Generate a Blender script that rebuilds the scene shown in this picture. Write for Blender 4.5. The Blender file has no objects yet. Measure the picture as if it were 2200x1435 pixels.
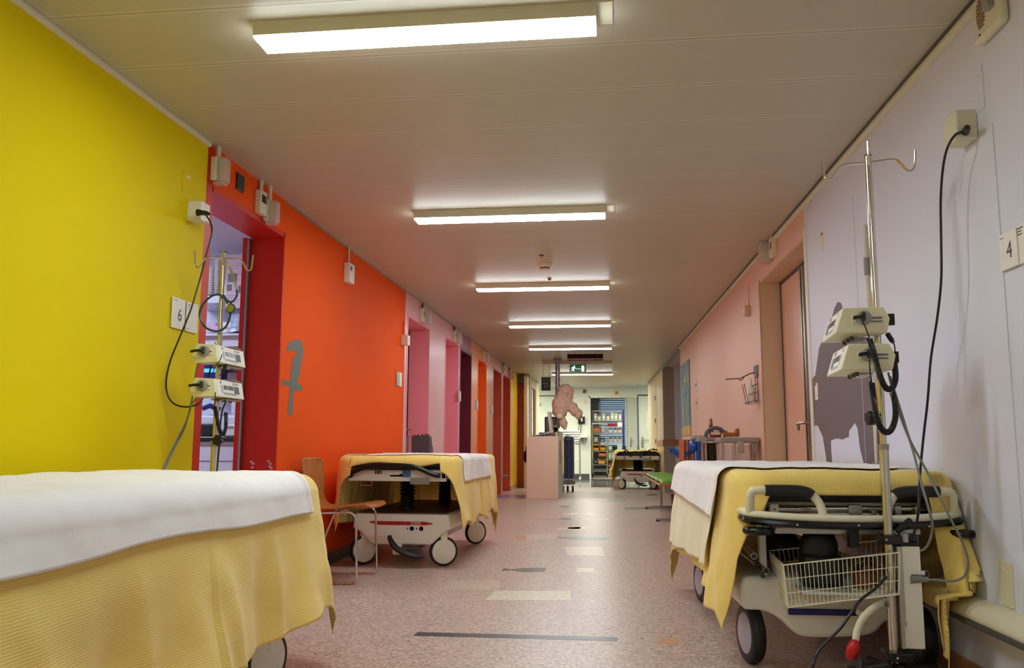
import bpy, math, random
import numpy as np
from mathutils import Vector, Matrix, noise
random.seed(7)
S = bpy.context.scene
COL = S.collection
# ---------------- camera (photograph 2200 x 1435) ----------------
F_PX = 1830.0; CX, CY = 1100.0, 717.5; CAM_H = 0.858
fw = Vector((224.0, -(962 - 717.5), F_PX)).normalized()
up = Vector((50.0, 13700.0, 0)); up.z = -(up.x*fw.x + up.y*fw.y)/fw.z; up.normalize()
rt = fw.cross(up)
if rt.x < 0: rt = -rt
# rows are the world axes seen from the camera (x right, y up, z forward)
def cam2w(v): return Vector((rt.dot(v), fw.dot(v), up.dot(v)))
cam_data = bpy.data.cameras.new('camera'); cam = bpy.data.objects.new('camera', cam_data); COL.objects.link(cam)
cam_data.sensor_width = 36.0; cam_data.lens = F_PX/2200*36.0; cam_data.clip_start = 0.05; cam_data.clip_end = 100
mx = Matrix.Identity(4)
for i, c in enumerate((cam2w(Vector((1,0,0))), cam2w(Vector((0,1,0))), cam2w(Vector((0,0,-1))))):
    for j in range(3): mx[j][i] = c[j]
mx[2][3] = CAM_H
cam.matrix_world = mx
S.camera = cam
# ---------------- colour and world ----------------
S.view_settings.view_transform = 'Standard'; S.view_settings.look = 'None'
S.view_settings.gamma = 1.0; S.view_settings.use_curve_mapping = False
S.view_settings.exposure = EXPO = 0.0
w = bpy.data.worlds.new('world'); S.world = w; w.use_nodes = True
w.node_tree.nodes['Background'].inputs[0].default_value = (0.55, 0.72, 1.0, 1); w.node_tree.nodes['Background'].inputs[1].default_value = 1.6
try:
    S.cycles.use_denoising = True; S.cycles.max_bounces = 10; S.cycles.diffuse_bounces = 6
    S.cycles.sample_clamp_indirect = 6.0; S.cycles.caustics_reflective = False
except Exception: pass
LAMP_COL = (0.92, 0.99, 1.0); LAMP_E = 40.0

# ---------------- pixel to plane helpers ----------------
CAMP = Vector((0, 0, CAM_H))
def hit(px, py, n, d):
    r = cam2w(Vector((px-CX, CY-py, F_PX))); n = Vector(n)
    return CAMP + r*((d - n.dot(CAMP))/n.dot(r))
HC = 2.45; LX = -2.123
RA = math.radians(1.565)                       # the right wall is not quite parallel to the left one
NR = Vector((math.cos(RA), math.sin(RA), 0)); DR = 1.3966
def PF(px, py, z=0): return hit(px, py, (0,0,1), z)
def PL(px, py, x=LX): return hit(px, py, (1,0,0), x)
def PR(px, py, off=0): return hit(px, py, NR, DR-off)
def PY(px, py, Y): return hit(px, py, (0,1,0), Y)
def RX(y): return (DR - NR.y*y)/NR.x            # x of right wall at depth y

# ---------------- materials ----------------
def lin(c):
    return tuple(((v/255)/12.92 if v/255 <= 0.04045 else ((v/255+0.055)/1.055)**2.4) for v in c)
MATS = {}
def mat(name, rgb, rough=0.5, metal=0.0, var=0.06, scale=6.0, bump=0.0, bscale=200.0, spec=0.5, coat=0.0, emit=0.0, ecol=None, alpha=1.0, trans=0.0):
    m = bpy.data.materials.new(name); m.use_nodes = True; MATS[name] = m
    nt = m.node_tree; b = nt.nodes['Principled BSDF']
    c = lin(rgb)
    tc = nt.nodes.new('ShaderNodeTexCoord')
    nz = nt.nodes.new('ShaderNodeTexNoise'); nz.inputs['Scale'].default_value = scale; nz.inputs['Detail'].default_value = 4
    nt.links.new(tc.outputs['Object'], nz.inputs['Vector'])
    mixn = nt.nodes.new('ShaderNodeMix'); mixn.data_type = 'RGBA'
    mixn.inputs[6].default_value = (*[max(0, v*(1-var)) for v in c], 1); mixn.inputs[7].default_value = (*[min(1, v*(1+var)) for v in c], 1)
    nt.links.new(nz.outputs['Fac'], mixn.inputs[0]); nt.links.new(mixn.outputs[2], b.inputs['Base Color'])
    b.inputs['Roughness'].default_value = rough; b.inputs['Metallic'].default_value = metal
    b.inputs['Specular IOR Level'].default_value = spec; b.inputs['Coat Weight'].default_value = coat
    if trans: b.inputs['Transmission Weight'].default_value = trans
    if alpha < 1: b.inputs['Alpha'].default_value = alpha
    if emit:
        b.inputs['Emission Color'].default_value = (*(ecol or c), 1); b.inputs['Emission Strength'].default_value = emit
    if bump:
        n2 = nt.nodes.new('ShaderNodeTexNoise'); n2.inputs['Scale'].default_value = bscale; n2.inputs['Detail'].default_value = 3
        nt.links.new(tc.outputs['Object'], n2.inputs['Vector'])
        bp = nt.nodes.new('ShaderNodeBump'); bp.inputs['Strength'].default_value = bump; bp.inputs['Distance'].default_value = 0.004
        nt.links.new(n2.outputs['Fac'], bp.inputs['Height']); nt.links.new(bp.outputs['Normal'], b.inputs['Normal'])
    return m
def nd(nt, t, **kw):
    n = nt.nodes.new(t)
    for k, v in kw.items(): setattr(n, k, v)
    return n
def math_node(nt, op, a, b=None, c=None):
    n = nd(nt, 'ShaderNodeMath', operation=op)
    for i, v in enumerate((a, b, c)):
        if v is None: continue
        if isinstance(v, (int, float)): n.inputs[i].default_value = v
        else: nt.links.new(v, n.inputs[i])
    return n.outputs[0]
def mixc(nt, fac, a, b):
    n = nd(nt, 'ShaderNodeMix', data_type='RGBA')
    if isinstance(fac, (int, float)): n.inputs[0].default_value = fac
    else: nt.links.new(fac, n.inputs[0])
    for i, v in ((6, a), (7, b)):
        if isinstance(v, tuple): n.inputs[i].default_value = (*v[:3], 1)
        else: nt.links.new(v, n.inputs[i])
    return n.outputs[2]

def ceiling_mat():
    m = bpy.data.materials.new('ceiling_metal'); m.use_nodes = True; nt = m.node_tree; b = nt.nodes['Principled BSDF']
    tc = nd(nt, 'ShaderNodeTexCoord'); sp = nd(nt, 'ShaderNodeSeparateXYZ'); nt.links.new(tc.outputs['Object'], sp.inputs[0])
    x, y = sp.outputs[0], sp.outputs[1]
    k = 2*math.pi/0.011
    d = math_node(nt, 'MULTIPLY', math_node(nt, 'SINE', math_node(nt, 'MULTIPLY', x, k)), math_node(nt, 'SINE', math_node(nt, 'MULTIPLY', y, k)))
    dots = math_node(nt, 'GREATER_THAN', d, 0.45)
    fr = math_node(nt, 'FRACT', math_node(nt, 'DIVIDE', math_node(nt, 'ADD', y, 20*0.435-2.785), 0.435))
    seam = math_node(nt, 'LESS_THAN', fr, 0.009)
    edge = math_node(nt, 'GREATER_THAN', math_node(nt, 'ABSOLUTE', math_node(nt, 'SUBTRACT', fr, 0.5)), 0.455)
    dots = math_node(nt, 'MULTIPLY', dots, math_node(nt, 'SUBTRACT', 1.0, edge))
    base = lin((202, 196, 176))
    c1 = mixc(nt, dots, base, tuple(v*0.45 for v in base))
    c2 = mixc(nt, seam, c1, tuple(v*0.35 for v in base))
    nt.links.new(c2, b.inputs['Base Color'])
    b.inputs['Roughness'].default_value = 0.42; b.inputs['Specular IOR Level'].default_value = 0.6
    bp = nd(nt, 'ShaderNodeBump'); bp.inputs['Strength'].default_value = 0.25; bp.inputs['Distance'].default_value = 0.002
    nt.links.new(math_node(nt, 'SUBTRACT', 1.0, seam), bp.inputs['Height']); nt.links.new(bp.outputs['Normal'], b.inputs['Normal'])
    return m
def floor_mat(name, rgb, rough=0.32, amt=1.0):
    m = bpy.data.materials.new(name); m.use_nodes = True; nt = m.node_tree; b = nt.nodes['Principled BSDF']
    tc = nd(nt, 'ShaderNodeTexCoord')
    v = nd(nt, 'ShaderNodeTexVoronoi'); v.inputs['Scale'].default_value = 95; nt.links.new(tc.outputs['Object'], v.inputs['Vector'])
    sep = nd(nt, 'ShaderNodeSeparateColor'); nt.links.new(v.outputs['Color'], sep.inputs[0])
    c = lin(rgb)
    r1 = nd(nt, 'ShaderNodeValToRGB'); cr = r1.color_ramp
    cr.interpolation = 'CONSTANT'
    def t(f, g=1.0, h=1.0): return (min(1, c[0]*(1+(f-1)*amt)), min(1, c[1]*(1+(f-1)*amt)*g), min(1, c[2]*(1+(f-1)*amt)*h), 1)
    cr.elements[0].position = 0; cr.elements[0].color = t(0.55, .93, .86)
    cr.elements[1].position = 0.12; cr.elements[1].color = t(0.86)
    for p, f, g, h in ((0.38, 1.0, .98, .95), (0.62, 1.12, 1, .99), (0.86, 1.4, 1.02, 1.04)):
        e = cr.elements.new(p); e.color = t(f, g, h)
    nt.links.new(sep.outputs[0], r1.inputs[0])
    nz = nd(nt, 'ShaderNodeTexNoise'); nz.inputs['Scale'].default_value = 0.9; nt.links.new(tc.outputs['Object'], nz.inputs['Vector'])
    col = mixc(nt, math_node(nt, 'MULTIPLY', nz.outputs['Fac'], 0.22), r1.outputs[0], tuple(x*0.7 for x in c))
    nt.links.new(col, b.inputs['Base Color']); b.inputs['Roughness'].default_value = rough; b.inputs['Specular IOR Level'].default_value = 0.45
    return m
def cloth_mat(name, rgb, rib=70.0, strength=0.35, sheen=0.3, axis='X', trans=0.0, lines=()):
    m = bpy.data.materials.new(name); m.use_nodes = True; nt = m.node_tree; b = nt.nodes['Principled BSDF']
    uv = nd(nt, 'ShaderNodeUVMap')
    wv = nd(nt, 'ShaderNodeTexWave', bands_direction=axis); wv.inputs['Scale'].default_value = rib; wv.inputs['Distortion'].default_value = 1.2; wv.inputs['Detail'].default_value = 1
    nt.links.new(uv.outputs[0], wv.inputs['Vector'])
    nz = nd(nt, 'ShaderNodeTexNoise'); nz.inputs['Scale'].default_value = 9; nt.links.new(uv.outputs[0], nz.inputs['Vector'])
    c = lin(rgb)
    c1 = mixc(nt, nz.outputs['Fac'], tuple(v*0.93 for v in c), tuple(min(1, v*1.06) for v in c))
    c2 = mixc(nt, math_node(nt, 'MULTIPLY', wv.outputs['Fac'], 0.09 if strength > .2 else 0.02), c1, tuple(v*0.75 for v in c))
    if lines:
        sp = nd(nt, 'ShaderNodeSeparateXYZ'); nt.links.new(uv.outputs[0], sp.inputs[0])
        for l in lines:
            c2 = mixc(nt, math_node(nt, 'LESS_THAN', math_node(nt, 'ABSOLUTE', math_node(nt, 'SUBTRACT', sp.outputs[1], l*.5)), .0008), c2, lin((214, 96, 84)))
    nt.links.new(c2, b.inputs['Base Color']); b.inputs['Roughness'].default_value = 0.85; b.inputs['Specular IOR Level'].default_value = 0.2
    b.inputs['Sheen Weight'].default_value = sheen
    n3 = nd(nt, 'ShaderNodeTexNoise'); n3.inputs['Scale'].default_value = 22; nt.links.new(uv.outputs[0], n3.inputs['Vector'])
    h = math_node(nt, 'ADD', math_node(nt, 'MULTIPLY', wv.outputs['Fac'], 0.5), n3.outputs['Fac'])
    bp = nd(nt, 'ShaderNodeBump'); bp.inputs['Strength'].default_value = strength; bp.inputs['Distance'].default_value = 0.004
    nt.links.new(h, bp.inputs['Height']); nt.links.new(bp.outputs['Normal'], b.inputs['Normal'])
    return m
def wood_mat(name, rgb, sc=8.0, rough=0.4):
    m = bpy.data.materials.new(name); m.use_nodes = True; nt = m.node_tree; b = nt.nodes['Principled BSDF']
    tc = nd(nt, 'ShaderNodeTexCoord'); mp = nd(nt, 'ShaderNodeMapping'); mp.inputs['Scale'].default_value = (1, 6, 1)
    nt.links.new(tc.outputs['Object'], mp.inputs[0])
    nz = nd(nt, 'ShaderNodeTexNoise'); nz.inputs['Scale'].default_value = sc; nz.inputs['Detail'].default_value = 6; nt.links.new(mp.outputs[0], nz.inputs['Vector'])
    c = lin(rgb); nt.links.new(mixc(nt, nz.outputs['Fac'], tuple(v*0.6 for v in c), tuple(min(1, v*1.35) for v in c)), b.inputs['Base Color'])
    b.inputs['Roughness'].default_value = rough; return m

M_ceil = ceiling_mat()
M_floor = floor_mat('floor_vinyl', (196, 172, 160))
M_floor_dark = mat('floor_polished', (92, 92, 92), 0.12, var=0.15, scale=3)
M_floor_lite = floor_mat('floor_light', (215, 205, 195), 0.25, 0.5)
M_fl_cream = floor_mat('inlay_cream', (222, 214, 190), 0.32, 0.5)
M_fl_cream2 = floor_mat('inlay_beige', (206, 190, 172), 0.32, 0.6)
M_fl_dark = mat('inlay_dark', (72, 72, 84), 0.3, var=0.1, scale=40)
M_fl_olive = mat('inlay_olive', (96, 82, 70), 0.3, var=0.2, scale=20)
M_fl_teal = mat('inlay_teal', (115, 130, 128), 0.3, var=0.2, scale=20)
M_fl_orange = mat('inlay_orange', (205, 150, 115), 0.3, var=0.15, scale=30)
M_fl_blue = mat('inlay_blue', (150, 150, 205), 0.25, var=0.15, scale=8)
M_yel = mat('paint_yellow', (228, 206, 0), 0.6, var=0.02, scale=2, bump=0.08, bscale=90, spec=0.12)
M_org = mat('paint_orange', (236, 88, 18), 0.65, var=0.03, scale=2, bump=0.05, bscale=90, spec=0.08)
M_red = mat('paint_red', (206, 40, 24), 0.4, var=0.04, scale=3, spec=0.3)
M_lilac = mat('paint_lilac_pink', (232, 176, 184), 0.35, var=0.02, scale=3)
M_pink = mat('paint_rose', (236, 148, 162), 0.35, var=0.03, scale=3)
M_plum = mat('paint_plum', (112, 22, 46), 0.5, var=0.04)
M_plumh = mat('paint_plum_light', (170, 84, 110), 0.45, var=0.04)
M_org2 = mat('paint_apricot', (238, 144, 92), 0.35, var=0.03)
M_org3 = mat('paint_deep_orange', (236, 104, 30), 0.35, var=0.03)
M_sal = mat('paint_salmon', (228, 134, 100), 0.35, var=0.03)
M_brick = mat('paint_brick_red', (222, 100, 68), 0.35, var=0.03)
M_yel2 = mat('paint_gold', (238, 184, 0), 0.35, var=0.03)
M_org4 = mat('paint_amber', (222, 112, 4), 0.4, var=0.03)
M_cream = mat('paint_cream', (222, 204, 170), 0.3, var=0.03)
M_wwall = mat('paint_white_wall', (224, 228, 248), 0.5, var=0.02, scale=1.5, bump=0.08, bscale=70, spec=.3)
M_pwall = mat('paint_pale_pink_wall', (232, 190, 170), 0.5, var=0.02, scale=1.5, bump=0.08, bscale=70)
M_wdoor = mat('paint_door_pink', (226, 180, 156), 0.4, var=0.02)
M_jamb = mat('paint_jamb_beige', (214, 188, 158), 0.45, var=0.02)
M_white = mat('plastic_white', (232, 230, 222), 0.4, var=0.02)
M_offw = mat('plastic_cream', (226, 222, 196), 0.38, var=0.02)
M_pump = mat('plastic_pump', (226, 224, 190), 0.4, var=0.02)
M_base = mat('stretcher_grey_white', (240, 240, 228), 0.3, var=0.02)
M_grey = mat('plastic_grey', (150, 150, 146), 0.45, var=0.04)
M_dgrey = mat('plastic_dark_grey', (78, 78, 76), 0.45, var=0.05)
M_lcd = mat('display_dark', (96, 84, 96), 0.2, var=0.05)
M_btn = mat('key_grey', (150, 152, 150), 0.4, var=0.05)
M_blk = mat('rubber_black', (22, 22, 24), 0.45, var=0.1)
M_blkg = mat('plastic_black_gloss', (14, 13, 14), 0.22, var=0.1)
M_chr = mat('chrome', (215, 212, 205), 0.14, 1.0, var=0.03)
M_steel = mat('brushed_steel', (170, 168, 160), 0.35, 1.0, var=0.05)
M_alu = mat('aluminium', (190, 188, 182), 0.4, 0.9, var=0.04)
M_purple = mat('mural_grey', (104, 108, 104), 0.6, var=0.03)
M_mural2 = mat('mural_violet_grey', (112, 98, 104), 0.6, var=0.03)
M_mural3 = mat('mural_charcoal', (84, 78, 84), 0.6, var=0.05)
M_blan = cloth_mat('blanket_yellow', (250, 220, 124), 96.0, 0.24)
M_sheet = cloth_mat('sheet_white', (250, 250, 252), 160.0, 0.10, 0.1)
M_sheet1 = cloth_mat('sheet_white_thread', (250, 250, 252), 160.0, 0.10, 0.1, lines=(.775, .755))
M_sheet4 = cloth_mat('sheet_white_thread_two', (250, 250, 252), 160.0, 0.10, 0.1, lines=(-.775, -.755))
M_blanlit = cloth_mat('blanket_lit_cream', (246, 240, 206), 160.0, 0.12, 0.1)
M_redl = mat('stripe_red', (176, 22, 40), 0.35, var=0.04)
M_blue = mat('plastic_navy', (24, 30, 110), 0.3, var=0.06)
M_blueb = mat('bag_blue', (20, 86, 170), 0.3, var=0.2, scale=20)
M_bag = mat('bag_black', (14, 11, 10), 0.2, var=0.3, scale=30, bump=0.6, bscale=18)
M_wood = wood_mat('plywood_oak', (176, 104, 44))
M_wood2 = wood_mat('wood_rail', (176, 124, 84))
M_green = mat('vinyl_green', (104, 156, 40), 0.4, var=0.06)
M_teal = mat('tube_teal', (14, 66, 74), 0.3, var=0.05)
M_gcab = mat('cable_grey', (128, 132, 124), 0.5, var=0.03)
M_bear = mat('plush_pink', (228, 192, 170), 0.95, var=0.2, scale=25, bump=1.0, bscale=60)
M_bear2 = mat('plush_ear', (230, 172, 156), 0.95, var=0.1, scale=25, bump=0.8, bscale=60)
M_podf = mat('laminate_peach', (236, 208, 184), 0.35, var=0.01)
M_pods = mat('laminate_pale', (214, 214, 196), 0.35, var=0.02)
M_obin = mat('bin_orange', (236, 112, 24), 0.4, var=0.06)
M_ybin = mat('bin_yellow', (236, 170, 30), 0.4, var=0.06)
M_rbin = mat('box_red', (150, 26, 34), 0.4, var=0.1)
M_card = mat('box_grey_card', (170, 168, 142), 0.6, var=0.1, scale=10)
M_gold = mat('packs_amber', (214, 150, 20), 0.5, var=0.5, scale=45)
M_mint = mat('box_mint', (176, 206, 186), 0.5, var=0.1)
M_skin = mat('leather_brown', (120, 74, 48), 0.5, var=0.2, scale=14)
M_emiss = mat('lamp_diffuser', (255, 255, 255), 0.5, emit=LAMP_E, ecol=LAMP_COL)
M_unlit = mat('lamp_diffuser_unlit', (225, 222, 214), 0.4)
M_exitg = mat('sign_green', (10, 104, 52), 0.4, emit=0.25, ecol=lin((10, 110, 50)))
M_exitw = mat('sign_white', (235, 245, 250), 0.4, emit=0.9, ecol=(0.85, 0.95, 1.0))
M_txt = mat('print_black', (40, 34, 44), 0.5)
M_txtg = mat('print_grey', (120, 116, 120), 0.5)
M_frost = mat('plastic_frosted', (214, 214, 206), 0.35, var=0.03, alpha=0.5)
M_clear = mat('film_clear', (225, 220, 214), 0.15, var=0.03, alpha=0.35)
M_dkopen = mat('dark_brown_panel', (84, 44, 16), 0.4, var=0.1)
M_wblue = mat('cabinet_pale', (210, 214, 226), 0.35, var=0.02)
M_screen = mat('screen_cyan', (40, 130, 190), 0.2, emit=1.2, ecol=(0.1, 0.5, 0.9))
M_tealp = mat('poster_teal', (20, 78, 84), 0.5)
M_magenta = mat('box_magenta', (190, 60, 130), 0.5)

# ---------------- mesh builder ----------------
class MB:
    def __init__(s): s.v = []; s.f = []; s.uv = None
    def add(s, vs, fs):
        o = len(s.v); s.v += [tuple(p) for p in vs]; s.f += [tuple(i+o for i in f) for f in fs]; return s
    def box(s, x0, x1, y0, y1, z0, z1, M=None):
        vs = [Vector((x, y, z)) for x in (x0, x1) for y in (y0, y1) for z in (z0, z1)]
        if M is not None: vs = [M @ p for p in vs]
        return s.add(vs, [(0,1,3,2), (4,6,7,5), (0,4,5,1), (2,3,7,6), (0,2,6,4), (1,5,7,3)])
    def cb(s, c, d, M=None):
        return s.box(c[0]-d[0]/2, c[0]+d[0]/2, c[1]-d[1]/2, c[1]+d[1]/2, c[2]-d[2]/2, c[2]+d[2]/2, M)
    def prism(s, pts, fn):
        # pts: 2D outline, fn(u, v, side) -> 3D for side 0 / 1
        n = len(pts); a = sum(pts[i][0]*pts[(i+1)%n][1]-pts[(i+1)%n][0]*pts[i][1] for i in range(n))
        vs = [fn(u, v, 0) for u, v in pts] + [fn(u, v, 1) for u, v in pts]
        fs = [tuple(range(n))[::-1], tuple(range(n, 2*n))] + [(i, (i+1)%n, n+(i+1)%n, n+i) for i in range(n)]
        return s.add(vs, fs)
    def tube(s, path, r, seg=10, smooth=0, caps=True, ring=None, closed=False):
        P = [Vector(p) for p in path]
        if smooth and len(P) > 2:
            Q = []
            n = len(P)
            for i in range(n-1):
                p0, p1, p2, p3 = P[max(i-1, 0)], P[i], P[i+1], P[min(i+2, n-1)]
                for k in range(smooth):
                    t = k/smooth
                    Q.append(0.5*((2*p1)+(p2-p0)*t+(2*p0-5*p1+4*p2-p3)*t*t+(-p0+3*p1-3*p2+p3)*t**3))
            Q.append(P[-1]); P = Q
        rr = r if callable(r) else (lambda t: r)
        n = len(P); vs = []; fs = []
        T = [(P[min(i+1, n-1)]-P[max(i-1, 0)]).normalized() for i in range(n)]
        N = T[0].orthogonal().normalized()
        for i in range(n):
            N = (N - T[i]*N.dot(T[i]))
            if N.length < 1e-6: N = T[i].orthogonal()
            N.normalize(); B = T[i].cross(N)
            for k in range(seg):
                a = 2*math.pi*k/seg; rad = rr(i/(n-1))
                if ring: rad *= ring(i)
                vs.append(P[i] + (N*math.cos(a)+B*math.sin(a))*rad)
        for i in range(n-1):
            for k in range(seg):
                fs.append((i*seg+k, i*seg+(k+1)%seg, (i+1)*seg+(k+1)%seg, (i+1)*seg+k))
        if caps: fs += [tuple(range(seg))[::-1], tuple((n-1)*seg+k for k in range(seg))]
        return s.add(vs, fs)
    def cyl(s, a, b, r, seg=16, r2=None):
        r2 = r if r2 is None else r2
        return s.tube([a, b], lambda t: r+(r2-r)*t, seg)
    def lathe(s, prof, M=None, seg=24):
        # prof (r, h) around local Z
        vs = []; fs = []; n = len(prof)
        for r, h in prof:
            for k in range(seg):
                a = 2*math.pi*k/seg; p = Vector((r*math.cos(a), r*math.sin(a), h)); vs.append(M @ p if M is not None else p)
        for i in range(n-1):
            for k in range(seg): fs.append((i*seg+k, i*seg+(k+1)%seg, (i+1)*seg+(k+1)%seg, (i+1)*seg+k))
        fs += [tuple(range(seg))[::-1], tuple((n-1)*seg+k for k in range(seg))]
        return s.add(vs, fs)
    def ell(s, c, r, M=None, nu=16, nv=10):
        vs = []; fs = []
        for i in range(nv+1):
            t = math.pi*i/nv
            for k in range(nu):
                a = 2*math.pi*k/nu
                p = Vector((r[0]*math.sin(t)*math.cos(a), r[1]*math.sin(t)*math.sin(a), r[2]*math.cos(t)))
                if M is not None: p = M @ p
                vs.append(p+Vector(c))
        for i in range(nv):
            for k in range(nu): fs.append((i*nu+k, (i+1)*nu+k, (i+1)*nu+(k+1)%nu, i*nu+(k+1)%nu))
        return s.add(vs, fs)
    def grid(s, nu, nv, fn):
        vs = [fn(i/(nu-1), j/(nv-1)) for j in range(nv) for i in range(nu)]
        fs = [(j*nu+i, j*nu+i+1, (j+1)*nu+i+1, (j+1)*nu+i) for j in range(nv-1) for i in range(nu-1)]
        return s.add(vs, fs)
    def build(s, name, m, parent=None, bevel=0.0, seg=2, sharp=35, solid=0.0, sub=0, loc=None, rz=0.0, flat=False):
        me = bpy.data.meshes.new(name); me.from_pydata(s.v, [], s.f); me.validate()
        import bmesh
        bm = bmesh.new(); bm.from_mesh(me); bmesh.ops.remove_doubles(bm, verts=bm.verts, dist=1e-5)
        bmesh.ops.recalc_face_normals(bm, faces=bm.faces); bm.to_mesh(me); bm.free()
        me.materials.append(m)
        o = bpy.data.objects.new(name, me); COL.objects.link(o)
        if parent is not None: o.parent = parent
        if loc is not None: o.location = loc
        o.rotation_euler[2] = rz
        if not flat:
            me.shade_smooth()
            me.set_sharp_from_angle(angle=math.radians(sharp))
        if bevel:
            b = o.modifiers.new('bevel', 'BEVEL'); b.width = bevel; b.segments = seg; b.limit_method = 'ANGLE'; b.angle_limit = math.radians(40); b.harden_normals = False
        if sub:
            b = o.modifiers.new('sub', 'SUBSURF'); b.levels = sub; b.render_levels = sub
        if solid:
            b = o.modifiers.new('solid', 'SOLIDIFY'); b.thickness = solid; b.offset = -1
        return o
def tag(o, label=None, cat=None, group=None, kind=None):
    if label: o['label'] = label
    if cat: o['category'] = cat
    if group: o['group'] = group
    if kind: o['kind'] = kind
    return o
def thing(name, label, cat, loc=(0,0,0), rz=0.0, group=None):
    o = bpy.data.objects.new(name, None); o.empty_display_size = 0.1; COL.objects.link(o)
    o.location = loc; o.rotation_euler[2] = rz
    return tag(o, label, cat, group)
def struct(o): o['kind'] = 'structure'; return o
def text(name, s, size, m, parent, org, xd=(1,0,0), yd=(0,0,1), ext=0.0006, align='CENTER'):
    cu = bpy.data.curves.new(name, 'FONT'); cu.body = s; cu.size = size; cu.align_x = align; cu.align_y = 'CENTER'; cu.resolution_u = 3
    t = bpy.data.objects.new(name, cu); COL.objects.link(t)
    dg = bpy.context.evaluated_depsgraph_get(); me = bpy.data.meshes.new_from_object(t.evaluated_get(dg)); bpy.data.objects.remove(t)
    xd = Vector(xd); yd = Vector(yd); nn = xd.cross(yd); org = Vector(org)
    for v in me.vertices: v.co = org + xd*v.co.x + yd*v.co.y + nn*ext
    me.materials.clear(); me.materials.append(m)
    o = bpy.data.objects.new(name, me); COL.objects.link(o); o.parent = parent
    return o
def copy_tree(o, parent=None):
    c = o.copy(); COL.objects.link(c)
    c.parent = parent
    for ch in list(o.children): copy_tree(ch, c)
    return c
def place_copy(src, loc, rz, label, group=None):
    c = copy_tree(src); c.location = loc; c.rotation_euler[2] = rz; c['label'] = label
    if group: c['group'] = group
    return c
# =====================================================================
#  SETTING
# =====================================================================
fl = struct(MB().box(-2.6, 4.0, -4.0, 19.05, -0.05, 0).build('floor', M_floor, flat=True))
struct(MB().box(-6.0, -2.6, -4.0, 19.05, -0.05, 0).build('floor', M_floor, flat=True))
fd = struct(MB().box(-6.0, 5.0, 19.05, 24.0, -0.05, 0).build('floor', M_floor_dark, flat=True))
struct(MB().box(-3.0, 4.0, 24.0, 28.2, -0.05, 0).build('floor', M_floor_lite, flat=True))
def inlay(pts, m, h=0.0008):
    P = [PF(*p) for p in pts]
    return MB().prism([(p.x, p.y) for p in P], lambda u, v, s: Vector((u, v, h if s else -0.001))).build('floor_inlay', m, fl, flat=True)
inlay([(888,1366),(897,1358),(1327,1369),(1327,1377)], M_fl_dark)
inlay([(1042,1289),(1062,1269),(1225,1270),(1227,1290)], M_fl_cream)
inlay([(952,1266),(972,1247),(1074,1247),(1072,1268)], M_fl_cream2)
inlay([(1077,1227),(1084,1220),(1096,1224),(1125,1220),(1174,1220),(1170,1228),(1125,1229),(1096,1225)], M_fl_olive)
inlay([(1238,1220),(1276,1221),(1275,1230),(1240,1230)], M_fl_cream)
inlay([(1212,1175),(1290,1174),(1300,1194),(1220,1194)], M_fl_cream)
inlay([(1222,1153),(1303,1154),(1304,1160),(1223,1159)], M_fl_teal)
inlay([(1135,1148),(1199,1147),(1193,1159),(1129,1159)], M_fl_cream2)
inlay([(1105,1152),(1134,1151),(1128,1158),(1108,1158)], M_fl_orange)
inlay([(1196,1153),(1220,1154),(1219,1157),(1197,1156)], M_fl_teal)
inlay([(1198,1134),(1248,1132),(1243,1139),(1196,1138)], M_fl_cream)
inlay([(1222,1132),(1266,1132),(1262,1137),(1220,1136)], M_fl_cream)
inlay([(1202,1113),(1228,1113),(1226,1117),(1203,1116)], M_fl_teal)
inlay([(1150,1114),(1202,1114),(1201,1116),(1150,1116)], M_fl_orange)
inlay([(1252,1115),(1308,1115),(1308,1117),(1252,1117)], M_fl_cream)
inlay([(1212,1102),(1242,1102),(1240,1106),(1212,1106)], M_fl_cream)
inlay([(1258,1103),(1278,1103),(1276,1106),(1257,1106)], M_fl_cream)
inlay([(1204,1087),(1224,1087),(1222,1090),(1203,1089)], M_fl_dark)
inlay([(1262,1072),(1300,1072),(1302,1077),(1263,1077)], M_fl_orange)
inlay([(1304,1072),(1344,1072),(1346,1077),(1306,1077)], M_fl_teal)
inlay([(1417,1372),(1457,1370),(1458,1384),(1416,1384)], M_fl_orange)
inlay([(1340,1090),(1400,1090),(1404,1094),(1342,1094)], M_fl_teal)
inlay([(1388,1061),(1410,1061),(1412,1065),(1390,1065)], M_fl_dark)
for pts, m in (([(1064,1070),(1125,1070),(1128,1064),(1064,1064)], M_fl_blue), ([(1064,1062),(1131,1062),(1131,1055),(1080,1055)], M_floor_lite),
               ([(1210,1070),(1262,1069),(1262,1058),(1210,1058)], M_floor_lite), ([(1262,1071),(1425,1071),(1415,1059),(1262,1058)], M_floor_lite),
               ([(1210,1056),(1400,1056),(1392,1050),(1210,1050)], M_fl_cream2), ([(1200,1081),(1262,1082),(1262,1072),(1200,1072)], M_fl_cream2)):
    inlay(pts, m, 0.0004)
ce = struct(MB().box(-2.6, 5.0, -4.0, 21.1, HC, HC+0.05).build('ceiling', M_ceil, flat=True))
M_ctile = mat('ceiling_tile', (222, 222, 210), 0.6, var=0.02)
c2 = struct(MB().box(-6, 5.0, 21.1, 24.1, 2.53, 2.6).build('ceiling', M_ctile, flat=True))
sm = MB()
for i in range(12): sm.box(-5+i*0.62, -4.992+i*0.62, 21.1, 24, 2.526, 2.531)
for y in (21.7, 22.3, 22.9, 23.5): sm.box(-6, 5, y, y+0.008, 2.526, 2.531)
sm.build('ceiling_seam', M_grey, c2, flat=True)
struct(MB().box(-6, 5, 21.08, 21.1, HC, 2.6).build('trim_1', M_ctile, flat=True))
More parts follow.
